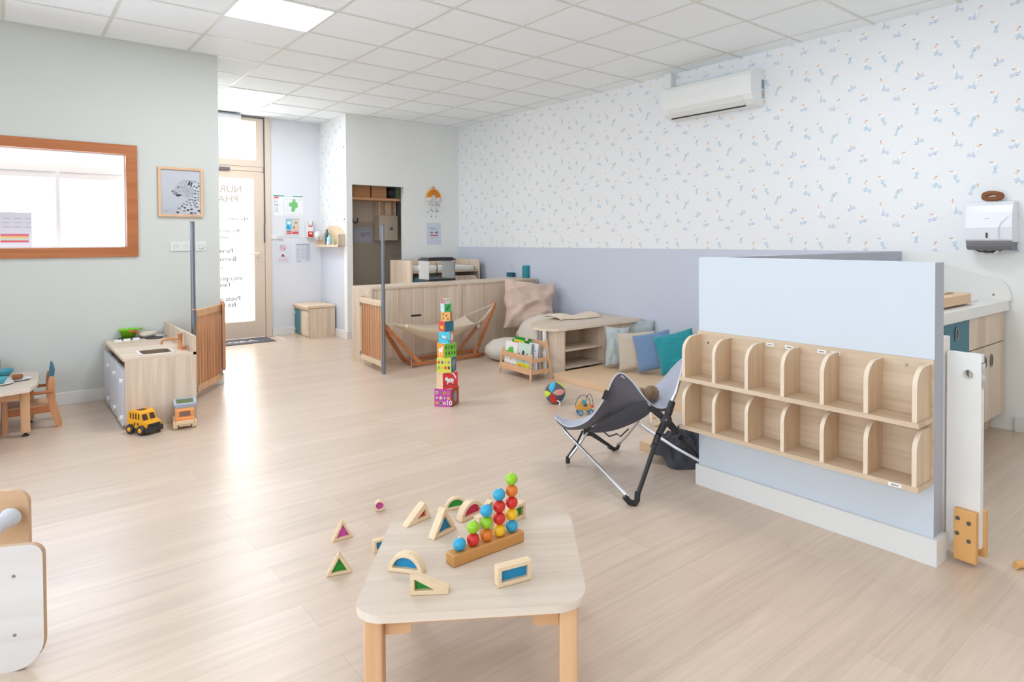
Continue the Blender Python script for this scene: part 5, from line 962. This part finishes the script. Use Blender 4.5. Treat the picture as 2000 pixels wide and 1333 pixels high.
t = gate('wooden slatted safety gate folded beside the play kitchen', 'tall grey metal pole standing behind the toy sink', (1.131, 5.912), (1.425, 6.38), .06, .725, 9, 'beech', 'slat', 1.435)
b = MB(); b.tube([(.0, .0, .735), (.0, .0, .74)], .03, 16); b.v = [Vector((p.x, p.y, p.z)) for p in b.v]; b.build('pole_collar', 'beech', t)
b = MB(); b.prism(rrect(.07, .62, .034, 6, 0, .45), (1.433, 6.36, 0), (0, 1, 0), (0, 0, 1), (1, 0, 0), .022); tag(b.build('gate_mounting_board', 'slat', bevel=.002), 'upright rounded wood board on the left wall end carrying the gate', 'board')
t = gate('wooden slatted safety gate beside the low divider cabinets', 'tall grey metal pole in front of the low divider', (2.722, 5.885), (2.765, 6.50), .065, .70, 9, 'pale', 'slat', 1.43)
b = MB(); b.prism(rrect(.06, .62, .028, 6, 0, .40), (2.772, 6.50, 0), (0, 1, 0), (0, 0, 1), (1, 0, 0), .02); tag(b.build('gate_mounting_board', 'slat', bevel=.002), 'upright rounded wood board on the divider end carrying the gate', 'board')
# ------------------------------------------------------------------ play kitchen
KZ = .487; t = thing('play_kitchen', 'toddler play kitchen with sink and hobs against the left wall', 'play kitchen', (.605, 5.31, 0)); kw, kl = .425, 1.135
hx0, hx1, hy0_, hy1_ = .10, .31, .07, .33
b = MB(); z0, z1 = KZ-.02, KZ
b.bx((-.01, 0, z0), (hx0, kl, z1)).bx((hx1, 0, z0), (kw, kl, z1)).bx((hx0, 0, z0), (hx1, hy0_, z1)).bx((hx0, hy1_, z0), (hx1, kl, z1)); b.build('worktop', 'lamx', t)
b = MB(); c_, s_ = (hx0+hx1)/2, (hy0_+hy1_)/2; out = rrect(hx1-hx0+.012, hy1_-hy0_+.012, .05, 6, c_, s_); inn = rrect(hx1-hx0-.03, hy1_-hy0_-.03, .04, 6, c_, s_)
b.ring(out, inn, (0, 0, KZ), (1, 0, 0), (0, 1, 0), (0, 0, 1), .004); b.ring(inn, [(p[0]*.97+c_*.03, p[1]*.97+s_*.03) for p in inn], (0, 0, KZ-.09), (1, 0, 0), (0, 1, 0), (0, 0, 1), .09, 1); b.prism(inn, (0, 0, KZ-.09), (1, 0, 0), (0, 1, 0), (0, 0, 1), .004, 1); b.build('sink', [C(232, 228, 220, .4), C(150, 124, 104, .5)], t)
MB().bx((0, 0, 0), (kw-.018, .018, KZ-.02)).build('side_panel', 'lam', t); MB().bx((0, kl-.018, 0), (kw-.018, kl, KZ-.02)).build('side_panel', 'lam', t)
MB().prism([(0, 0), (kl, 0), (kl, .60), (0, .60)], (kw-.018, 0, 0), (0, 1, 0), (0, 0, 1), (1, 0, 0), .018).build('splash_back', 'lam', t)
MB().bx((.02, .018, 0), (kw-.02, kl-.018, .03)).bx((.04, .018, .03), (.05, kl-.018, KZ-.1)).build('carcass', 'lamy', t)
wd = mat('kitchen_door_white', (214, 216, 224), .4)
for i in range(3):
    y0 = .03+i*.365; dd_ = MB().prism([(p[0]+y0+.17, p[1]+.215) for p in rrect(.34, .40, .03, 4)], (-.012, 0, 0), (0, 1, 0), (0, 0, 1), (1, 0, 0), .016).build('door', wd, t)
    for z in (.08, .33): MB().tube([(-.03, y0+.02, z), (-.012, y0+.02, z)], .017, 12).build('hinge', 'gloss', dd_)
for q_, r in (((247, 662), .062), ((301, 661), .062), ((281, 656.5), .055)):
    y, x = min(kl-r-.01, HZ(*q_, KZ).y-5.31), HZ(*q_, KZ).x-.605; MB().lathe([(r, 0), (r, .006), (r*.95, .01)], (x, y, KZ), 28).build('hob', C(52, 50, 56, .4), t)
for k in range(3): q_ = HZ(230+18*k, 668-2*k, KZ); MB().prism(rrect(.045, .05, .016, 5, 0, 0), (q_.x-.605, q_.y-5.31, KZ), (0, 1, 0), (1, 0, 0), (0, 0, 1), .016).build('control_knob', 'gloss', t)
b = MB(); b.lathe([(.02, 0), (.02, .012), (.014, .014), (.014, .10), (.016, .10), (.016, .115)], (.365, .22, KZ), 16); b.tube([(.365, .22, KZ+.075), (.30, .23, KZ+.078), (.255, .235, KZ+.07), (.245, .236, KZ+.045)], .009, 10); b.lathe([(.016, 0), (.016, .02), (.02, .02), (.02, .028)], (.375, .15, KZ), 12); b.build('tap', mat('tap_wood', (206, 138, 94), .5), t)
# pot, pan
p = HZ(253, 660, KZ+.012)
t = thing('toy_bowl', 'lime green toy colander on the nearest hob', 'toy bowl', (HZ(251, 661.5, KZ).x, HZ(251, 661.5, KZ).y, KZ+.0105)); b = MB(); b.lathe([(.001, .002), (.045, .0), (.065, .06), (.075, .062), (.075, .068), (.062, .066), (.042, .006), (.001, .006)], (0, 0, 0), 26); b.build('bowl', mat('lime', (132, 200, 40), .35), t); MB().tube([(.07, 0, .064), (.095, .01, .066), (.095, -.01, .066), (.07, -.01, .064)], .005, 6).build('handle', mat('lime2', (132, 200, 40), .35), t)
t = thing('toy_pan', 'cream toy pan with orange handle on the far hob', 'toy pan', (HZ(285, 656.5, KZ).x, min(6.375, HZ(285, 656.5, KZ).y), KZ+.0105)); MB().lathe([(.001, .0), (.055, .0), (.07, .035), (.064, .034), (.052, .004), (.001, .004)], (0, 0, 0), 24).build('pan', C(226, 214, 200), t); MB().tube([(-.055, -.01, .03), (-.10, -.03, .05), (-.13, -.045, .055)], [.007, .009, .011], 8).build('handle', C(206, 110, 60), t)
t = thing('toy_spatula', 'white toy plate lying behind the cream pan', 'toy plate', (HZ(310, 656, KZ).x, min(6.38, HZ(310, 656, KZ).y), KZ+.0015)); MB().lathe([(.001, 0), (.05, 0), (.062, .012), (.05, .005), (.001, .004)], (0, 0, 0), 22).build('plate', 'gloss', t)
# ------------------------------------------------------------------ toy bus
a, c = HZ(283, 853), HZ(321, 842); fdir = (c-a); bw_ = .125; ang = math.atan2(fdir.y, fdir.x); t = thing('toy_bus', 'yellow toy school bus on the floor beside the play kitchen', 'toy bus', (a.x, a.y, 0), ang); bl = .185
YB = mat('bus_yellow', (240, 170, 30), .4); BK = C(54, 50, 50, .5); wn_ = C(70, 46, 30, .4)
# local x = width, y = away from the front; body
pr_ = [(.0, .03), (.0, .075), (.012, .085), (.045, .09), (.062, .14), (.085, .152), (.16, .152), (bl-.008, .14), (bl, .05), (bl, .03)]
b = MB(); b.prism(pr_, (.012, 0, 0), (0, 1, 0), (0, 0, 1), (1, 0, 0), bw_-.024); b.build('body', YB, t, bevel=.012, seg=3)
b = MB()
for x0_ in (.02, .07): MB().add([(x0_, .0415, .092), (x0_+.035, .0415, .092), (x0_+.033, .058, .132), (x0_+.002, .058, .132)], [(0, 1, 2, 3)]).build('windscreen', wn_, t)
for k in range(4): MB().bx((.0105, .068+.026*k, .10), (.0118, .068+.026*k+.011, .138)).build('window', wn_, t)
for k in range(2): MB().bx((.0105, .09+.03*k-.012, .058), (.0118, .09+.03*k-.002, .078)).build('side_vent', wn_, t)
MB().bx((.04, .09, .1522), (.085, .14, .1535)).build('roof_opening', wn_, t)
b = MB(); b.bx((.005, -.012, .02), (bw_-.005, .012, .052)); b.bx((.02, -.004, .05), (bw_-.02, .004, .072)); b.bx((.008, .0, .02), (bw_-.008, bl, .04)); 
for k in range(8): b.bx((.026+.009*k, -.006, .053), (.031+.009*k, -.003, .069))
b.build('bumper', BK, t, bevel=.004)
for y in (.042, bl-.04):
    for x, s_ in ((0, -1), (bw_, 1)): 
        T = Matrix.Rotation(s_*PI/2, 4, 'Y'); MB().lathe([(.012, -.018), (.031, -.016), (.033, 0), (.03, .006), (.016, .006)], (x, y, .033), 22, 0, T).lathe([(.016, .006), (.014, .009), (.001, .009)], (x, y, .033), 18, 1, T).build('wheel', [BK, YB], t)
# ------------------------------------------------------------------ toy dump truck
a, c = HZ(340, 842), HZ(383, 836); ang = math.atan2(c.y-a.y, c.x-a.x); t = thing('toy_truck', 'orange toy dump truck with grey bin beside the yellow bus', 'toy truck', (a.x, a.y, 0), ang); tw_ = (c-a).length
OR = mat('truck_orange', (222, 140, 72), .5); 
b = MB(); b.prism([(0, .035), (0, .07), (.01, .08), (.02, .125), (.035, .135), (.075, .135), (.075, .035)], (.008, 0, 0), (0, 1, 0), (0, 0, 1), (1, 0, 0), tw_-.016); b.build('cab', OR, t, bevel=.006)
b = MB(); b.add([(.03, .0105, .087), (tw_-.03, .0105, .087), (tw_-.034, .0186, .12), (.034, .0186, .12)], [(0, 1, 2, 3)]); b.build('windscreen', C(120, 90, 74, .4), t)
MB().bx((.012, -.012, .035), (tw_-.012, .004, .06)).bx((.03, -.0, .02), (tw_-.03, .21, .036)).build('bumper', 'block', t, bevel=.003)
b = MB(); b.prism([(.07, .05), (.20, .05), (.225, .16), (.055, .16)], (.01, 0, 0), (0, 1, 0), (0, 0, 1), (1, 0, 0), tw_-.01); b.build('tipper_bin', C(170, 184, 204, .5), t, bevel=.004)
MB().bx((.02, .065, .1605), (tw_-.01, .215, .163)).build('bin_lining', C(104, 120, 76, .8), t)
MB().ring(rrect(tw_+.004, .18, .01, 3, tw_/2+.005, .14), rrect(tw_-.02, .155, .01, 3, tw_/2+.005, .14), (0, 0, .157), (1, 0, 0), (0, 1, 0), (0, 0, 1), .01).build('bin_rim', C(190, 202, 218, .5), t)
for y in (.03, .165):
    for x in (.0, tw_-.02): MB().lathe([(.028, 0), (.03, .004), (.03, .022), (.028, .026)], (x-.003, y, .03), 20, T=Matrix.Rotation(PI/2, 4, 'Y')).build('wheel', 'block', t)
# ------------------------------------------------------------------ small table group at the left edge
TZ = .335
c1, c2, c3, c4 = HZ(77.5, 728, TZ), HZ(74, 748, TZ), HZ(58, 760, TZ), HZ(0, 769, TZ); c5 = HZ(60, 725.5, TZ); c6 = HZ(0, 733, TZ)
t = thing('toddler_table', 'low toddler table with play dishes at the left edge', 'table', (-.2, 5.75, 0)); O = Vector((-.2, 5.75, 0))
d_ = (c4-c3).normalized(); e_ = (c6-c5).normalized(); pl = [c1, c2, c3, c3+d_*.62, c3+d_*.68+Vector((-.0, .08, 0)), c5+e_*.74, c5+e_*.68, c5]
b = MB(); b.prism([(p.x, p.y) for p in [q-O for q in pl]], (0, 0, TZ-.022), (1, 0, 0), (0, 1, 0), (0, 0, 1), .022, 0, 1); 
b.v = [p for p in b.v]; b.build('tabletop', ['top', 'topedge'], t, bevel=.002)
L1 = HZ(54, 853); 
for x, y in ((L1.x-.01, L1.y+.02), (L1.x-.5, L1.y-.02), (L1.x+.02, L1.y+.42), (L1.x-.5, L1.y+.42)):
    lg = MB().box((x-O.x, y-O.y, TZ/2), (.05, .05, TZ-.05)).build('leg', 'beech', t, bevel=.006); MB().lathe([(.018, 0), (.018, .01), (.008, .014), (.008, .03)], (x-O.x, y-O.y, 0), 14).build('foot', 'black', lg)
MB().box((L1.x-.26-O.x, L1.y+.0-O.y, TZ-.055), (.45, .02, .065)).box((L1.x+.005-O.x, L1.y+.22-O.y, TZ-.055), (.02, .36, .06)).build('apron', 'beechx', t, bevel=.002)
def kchair(lab, x, y, rz):     # faces local -x; back at +x
    t = thing('toddler_chair', lab, 'chair', (x, y, 0), rz, 'toddler chairs'); w_ = .26; dp = .27; sh_ = .165
    for s_ in (0, w_):
        pts = [(.30, .0), (.34, .0), (.315, .12), (.295, .22), (.30, .34), (.285, .355), (.262, .35), (.255, .22), (.265, .12)]
        MB().prism(smooth(pts, 1), (0, s_-.011, 0), (1, 0, 0), (0, 0, 1), (0, 1, 0), .022).build('back_leg', 'slat', t, bevel=.004)
        MB().prism([(.02, .0), (.05, .0), (.05, .245), (.02, .245)], (0, s_-.011, 0), (1, 0, 0), (0, 0, 1), (0, 1, 0), .022).build('front_leg', 'slat', t, bevel=.004)
        MB().tube([(.02, s_-.016 if s_ == 0 else s_+.016, .24), (.16, s_-.016 if s_ == 0 else s_+.016, .252), (.285, s_-.016 if s_ == 0 else s_+.016, .25)], .011, 8).build('armrest', 'slatd', t)
        MB().bx((.04, s_-.009, sh_-.055), (.27, s_+.009, sh_-.012)).build('side_rail', 'slatd', t, bevel=.002)
    MB().prism(rrect(.26, w_-.0, .02, 4, .16, w_/2), (0, 0, sh_-.012), (1, 0, 0), (0, 1, 0), (0, 0, 1), .012).build('seat', 'beechx', t, bevel=.002)
    rows = [[(.283+.012*(1-(2*j/10-1)**2)*-1+.014*i/6, .012+(w_-.024)*j/10, .30+.135*i/6-(.03*abs(2*j/10-1)**3 if i == 6 else 0)) for j in range(11)] for i in range(7)]
    b = MB(); b.grid(rows); b.build('backrest', C(58, 110, 126, .6), t, solid=.012); return t
kchair('toddler chair with teal backrest at right end of the low table', -.045, 5.74, 0)
kchair('toddler chair with teal backrest behind the low table', -.12, 6.02, PI/2-.1) if False else kchair('toddler chair with teal backrest behind the low table', -.02, 6.06, PI/2)
kchair('toddler chair cut by the picture edge before the low table', -.34, 5.44, -PI/2-.2)
def dish(name, lab, px, py, prof, c, cat, r=.3, n=24, zoff=0):
    p = HZ(px, py, TZ+zoff); o = MB().lathe(prof, (0, 0, 0), n).build(name, C(*c, r)); o.location = (p.x, p.y, TZ+.001+zoff); return tag(o, lab, cat)
bp = [(.001, .0), (.028, .0), (.05, .03), (.056, .045), (.052, .045), (.045, .03), (.026, .005), (.001, .005)]
pp = [(.001, .0), (.045, .0), (.07, .010), (.068, .013), (.045, .005), (.001, .005)]
dish('play_bowl', 'larger teal play bowl on the low table', 8, 735, bp, (60, 150, 166), 'bowl'); dish('play_plate', 'white play plate under the brown cake', 36, 743, pp, (226, 226, 224), 'plate')
dish('play_plate', 'white play plate under the small teal cup', 1, 752, pp, (226, 226, 224), 'plate'); dish('play_cup', 'small teal play cup on the nearest plate', 0, 750, [(r*.72, z*.9) for r, z in bp], (80, 170, 184), 'cup', zoff=.008)
dish('play_cake', 'brown round play cake on a white plate', 34, 741, [(.001, 0), (.024, 0), (.03, .008), (.03, .022), (.027, .03), (.001, .031)], (150, 96, 60), 'toy food', .8, zoff=.008)
# ------------------------------------------------------------------ foreground table
FZ = .31; TR = Vector((1.090, 1.703, 0)); TA = math.radians(-35.8); S = .622; KF = 1.1275
t = thing('children_table', 'square children table with rounded corners in the foreground', 'table', TR, TA)
b = MB(); b.prism(rrect(S, S, .085, 10), (0, 0, FZ-.022), (1, 0, 0), (0, 1, 0), (0, 0, 1), .022, 0, 1); b.build('tabletop', ['top', 'topedge'], t, bevel=.0015)
li = S/2-.052
for sx in (-1, 1):
    for sy in (-1, 1): MB().box((sx*li, sy*li, (FZ-.022)/2), (.05, .05, FZ-.0225)).build('leg', 'beech', t, bevel=.007, seg=3)
def apr(Lh):
    r = .012; e = Lh-.07
    return [(-Lh, 0), (Lh, 0), (Lh, -.06), (e+r, -.06), (e+.003, -.057), (e, -.05), (e, -.042), (e-.003, -.036), (e-r, -.033), (-e+r, -.033), (-e+.003, -.036), (-e, -.042), (-e, -.05), (-e-.003, -.057), (-e-r, -.06), (-Lh, -.06)]
for k in range(4):
    u = Vector((math.cos(k*PI/2), math.sin(k*PI/2), 0)); v = Vector((-u.y, u.x, 0)); MB().prism(apr(li-.026), -v*(li-.0)+Vector((0, 0, FZ-.022)), u, (0, 0, 1), v, .02).build('apron', 'beechx', t, bevel=.002)
# window blocks
AC = {}
def acr(c):
    if c not in AC:
        m = bpy.data.materials.new('acrylic_%d_%d_%d' % c); m.use_nodes = True; nt = m.node_tree; N = nt.nodes; N.clear(); o = N.new('ShaderNodeOutputMaterial'); mx = N.new('ShaderNodeMixShader'); mx.inputs[0].default_value = .7
        tr_ = N.new('ShaderNodeBsdfTransparent'); tr_.inputs['Color'].default_value = lin(c); p_ = N.new('ShaderNodeBsdfPrincipled'); p_.inputs['Base Color'].default_value = lin(c); p_.inputs['Roughness'].default_value = .15
        nt.links.new(tr_.outputs[0], mx.inputs[1]); nt.links.new(p_.outputs[0], mx.inputs[2]); nt.links.new(mx.outputs[0], o.inputs[0]); AC[c] = m
    return AC[c]
def wblock(lab, pa_, pb_, z, shape, h, c, th=.026, fw=.0105, wd_=None, grp=None):
    a, q = HZ(pa_[0], pa_[1], z), HZ(pb_[0], pb_[1], z); d = q-a; w_ = wd_ or d.length; ang = math.atan2(d.y, d.x)
    if z: h *= KF; th *= KF; fw *= KF
    t = thing('window_block', lab, 'toy block', (a.x, a.y, z+.0008), ang, 'wooden window blocks')
    if shape == 'tri': out = [(0, 0), (w_, 0), (w_/2, h)]; inn = [(fw*1.7, fw), (w_-fw*1.7, fw), (w_/2, h-fw*2.0)]
    elif shape == 'rtl': out = [(0, 0), (w_, 0), (w_, .014), (0, h)]; inn = [(fw, fw), (w_*.62, fw), (w_*.58, fw+.004), (fw, h-fw*1.3)]
    elif shape == 'rtr': out = [(0, 0), (w_, 0), (w_*.80, h), (w_*.74, h)]; inn = [(w_*.42, fw), (w_-fw*1.6, fw), (w_*.79, h-fw*1.9), (w_*.76, h-fw*1.9)]
    elif shape == 'semi': out = [(0, 0), (w_, 0)]+[(w_/2+w_/2*math.cos(PI*i/16), h*math.sin(PI*i/16)) for i in range(1, 16)]; r2 = w_/2-fw; inn = [(fw*1.2, fw), (w_-fw*1.2, fw)]+[(w_/2+r2*math.cos(PI*(i*.86+1.1)/16), (h-fw)*max(.25, math.sin(PI*(i*.86+1.1)/16))) for i in range(1, 16)]
    elif shape == 'circ': out = ell(w_/2, h/2, w_/2, h/2, 24); inn = ell(w_/2, h/2, w_/2-fw*.75, h/2-fw*.75, 24)
    else: out = rrect(w_, h, 0, 1, w_/2, h/2); inn = rrect(w_-2*fw, h-2*fw, 0, 1, w_/2, h/2)
    MB().ring(out, inn, (0, 0, 0), t=th).build('frame', 'block', t, bevel=.0015); MB().prism(inn, (0, th/2-.0015, 0), t=.003).build('pane', acr(c), t); return t
BLU, PNK, GRN, RED = (40, 160, 212), (226, 100, 196), (50, 168, 66), (236, 60, 60)
wblock('wooden semicircle block with blue pane at front left of table', (757, 1117), (824, 1125), FZ, 'semi', .05, BLU)
wblock('wedge block with green pane at the table front edge', (801, 1165), (876, 1162), FZ, 'rtl', .052, GRN)
wblock('rectangular block with blue pane at front right of table', (973, 1151), (1039, 1133), FZ, 'rect', .05, BLU)
wblock('wooden triangle block with blue pane on the table', (847, 1057), (893, 1034), FZ, 'tri', .078, BLU)
wblock('slanted triangle block with red pane at back left of table', (794, 1033), (842, 1011), FZ, 'rtr', .052, RED)
wblock('wooden semicircle block with pink pane behind the bead stacker', (902, 1023), (946, 1003), FZ, 'semi', .052, (226, 60, 110))
wblock('rectangular block with green pane behind the tallest bead column', (992, 1029), (1027, 1011), FZ, 'rect', .05, GRN)
wblock('plain edged block with red pane hidden behind bead columns', (936, 1046), (966, 1033), FZ, 'rect', .05, RED)
wblock('small triangle block tip behind the beads at table back', (940, 1005), (968, 996), FZ, 'rtr', .03, PNK)
wblock('triangle block with magenta pane on floor left of table', (649, 1061), (691, 1049), 0, 'tri', .085, PNK)
wblock('triangle block with green pane on floor, lowest left', (637, 1129), (688, 1119), 0, 'tri', .085, GRN)
wblock('small round block with magenta pane on the floor', (731, 1001), (749, 999), 0, 'circ', .05, PNK, wd_=.05)
wblock('square block with blue pane half hidden left of table', (731, 1082), (770, 1070), 0, 'rect', .05, BLU, wd_=.1)
wblock('semicircle block with green pane on floor behind the table', (870, 999), (909, 992), 0, 'semi', .055, GRN, wd_=.105)
# bead stacker
a, q = HZ(886, 1111, FZ), HZ(1024, 1059, FZ); d = q-a; SL = d.length; ang = math.atan2(d.y, d.x)
t = thing('bead_stacker', 'counting toy of five bead columns on a wooden bar', 'bead stacker', (a.x, a.y, FZ+.0008), ang); print('stacker', SL, 'front', (a, q))
MB().bx((0, 0, 0), (SL, .047, .034)).build('base_bar', wood('stacker_base', (216, 158, 92), (190, 130, 68), 0), t, bevel=.003)
BC = {'b': mat('bead_blue', (44, 160, 200), .35), 'g': mat('bead_green', (150, 200, 40), .35), 'r': mat('bead_red', (216, 44, 36), .35), 'o': mat('bead_orange', (226, 120, 36), .35), 'y': mat('bead_yellow', (242, 190, 30), .35)}
ends = [(889, 1083), (1004, 1040)]
r_ = .0197
for k, col in enumerate(('b', 'rg', 'ogb', 'yrrb', 'byrog')):
    x = .034+(SL-.066)*k/4
    for j, c in enumerate(col): MB().ball((x, .0235, .034+r_*.96*(1+2*j)), r_, 22, sc=(1, 1, .99)).build('bead', BC[c], t)
    MB().tube([(x, .0235, .03), (x, .0235, .034+r_*1.93*len(col)+.003)], .004, 10).build('peg', 'pale', t)
# ------------------------------------------------------------------ plywood piece cut by the left edge
q = HZ(87, 1305); a = q; d = ray(6500, 471); d.z = 0; d.normalize(); BH = .40
def hgt(px, py, P0):
    lo, hi = 0, 2
    for _ in range(40):
        m_ = (lo+hi)/2; v = Vector((P0.x, P0.y, m_))-EYE; yy = CY-FP*v.dot(upv)/v.dot(fwd)
        if yy > py: lo = m_
        else: hi = m_
    return lo
BH = hgt(88, 1062, q); n_ = Vector((-d.y, d.x, 0)); print('ply', a, q, BH)
t = thing('plywood_stand', 'plywood stand with two rounded boards at the left edge', 'stand', (q.x, q.y, 0), math.atan2(d.y, d.x))
MB().prism(rrect(.6, BH, [.035, .035, .1, .09], 8, -.3, BH/2), (0, 0, 0), t=.018, me=1).build('front_board', [wood('birch_ply', (226, 222, 220), (214, 208, 204), 0, scale=.4), mat('ply_edge', (196, 160, 126), .6)], t, bevel=.001)
rq = HZ(55, 957, BH*.995); rel = rq-q; bx_, by_ = rel.dot(d), rel.dot(n_); print('rear board', bx_, by_)
MB().prism(rrect(.6, BH, [.05, .05, .05, .05], 8, bx_-.3, BH/2), (0, by_, 0), t=.018, me=1).build('rear_board', [wood('warm_ply', (214, 176, 138), (196, 156, 116), 0, scale=.4), mat('ply_edge2', (206, 170, 136), .6)], t, bevel=.001)
rp = ray(28, 1000); tt = (rq-EYE).dot(n_)/rp.dot(n_); rod = EYE+rp*tt-Vector((q.x, q.y, 0)); x_, rz_ = rod.dot(d), rod.z
MB().tube([(x_, .018, rz_), (x_, by_, rz_)], .011, 10).build('crossbar', 'slat', t)
b = MB(); k = 16; b.tube([Vector((x_, .02, rz_)).lerp(Vector((x_, by_-.025, rz_)), i/k)+Vector((0, 0, -.012)) for i in range(k+1)], [.028+.005*math.sin(i*1.7)+.004*math.cos(i*3.1) for i in range(k+1)], 14); b.build('cloth_sleeve', cloth('sleeve_white', (206, 208, 214)), t)
b = MB()
for z in (BH*.29, BH*.76): b.lathe([(.005, 0), (.004, .002)], (-.075, -.0, z), 10, T=Matrix.Rotation(PI/2, 4, 'X'))
b.build('screw', 'steel', t)
# peg at the right edge of the picture
p = HZ(1984, 1112); t = thing('wooden_rod', 'end of an orange wooden rod at the right picture edge', 'rod', (p.x, p.y, 0))
MB().tube([(.0, 0, .014), (.25, -.12, .014)], .014, 14).build('rod', 'orange_wood' if False else bpy.data.materials['orange_wood'], t); MB().lathe([(.004, 0), (.003, .002)], (.03, -.025, .0275), 10).build('screw', 'steel', t)
# ------------------------------------------------------------------ light
W_ = bpy.data.worlds.new('sky'); bpy.context.scene.world = W_; W_.use_nodes = True
W_.node_tree.nodes['Background'].inputs[0].default_value = (.86, .93, 1, 1); W_.node_tree.nodes['Background'].inputs[1].default_value = 1.2
def area(name, loc, rot, sx, sy, e, c):
    l = bpy.data.lights.new(name, 'AREA'); l.shape = 'RECTANGLE'; l.size = sx; l.size_y = sy; l.energy = e; l.color = c
    o = bpy.data.objects.new(name, l); COL.objects.link(o); o.location = loc; o.rotation_euler = rot; return o
area('daylight_far_window', (X0-.14, 3.05, 1.35), (0, -PI/2, 0), 2.3, 3.0, 48, (.70, .84, 1))  # added fill lamp outside the far unseen opening
area('daylight_near_window', (X0-.14, -.3, 1.35), (0, -PI/2, 0), 2.3, 2.5, 40, (.76, .88, 1))  # second fill lamp, added behind the unseen opening nearest the camera
area('daylight_entrance', (2.1, YD+.5, 1.6), (PI/2, 0, 0), 1.0, 2.6, 48, (.92, .95, 1)).rotation_euler = (-PI/2, 0, 0)
area('daylight_left_window', (-.1, YL+.9, 1.7), (-PI/2, 0, 0), 1.8, 1.4, 90, (.78, .88, 1))
sc = bpy.context.scene; sc.render.engine = 'CYCLES'
sc.cycles.max_bounces = 10; sc.cycles.diffuse_bounces = 5; sc.cycles.transparent_max_bounces = 12; sc.cycles.use_denoising = True; sc.cycles.caustics_reflective = False; sc.cycles.caustics_refractive = False
sc.cycles.sample_clamp_indirect = 6
sc.view_settings.view_transform = 'Standard'; sc.view_settings.look = 'None'; sc.view_settings.exposure = .2; sc.view_settings.gamma = 1; sc.view_settings.use_curve_mapping = False
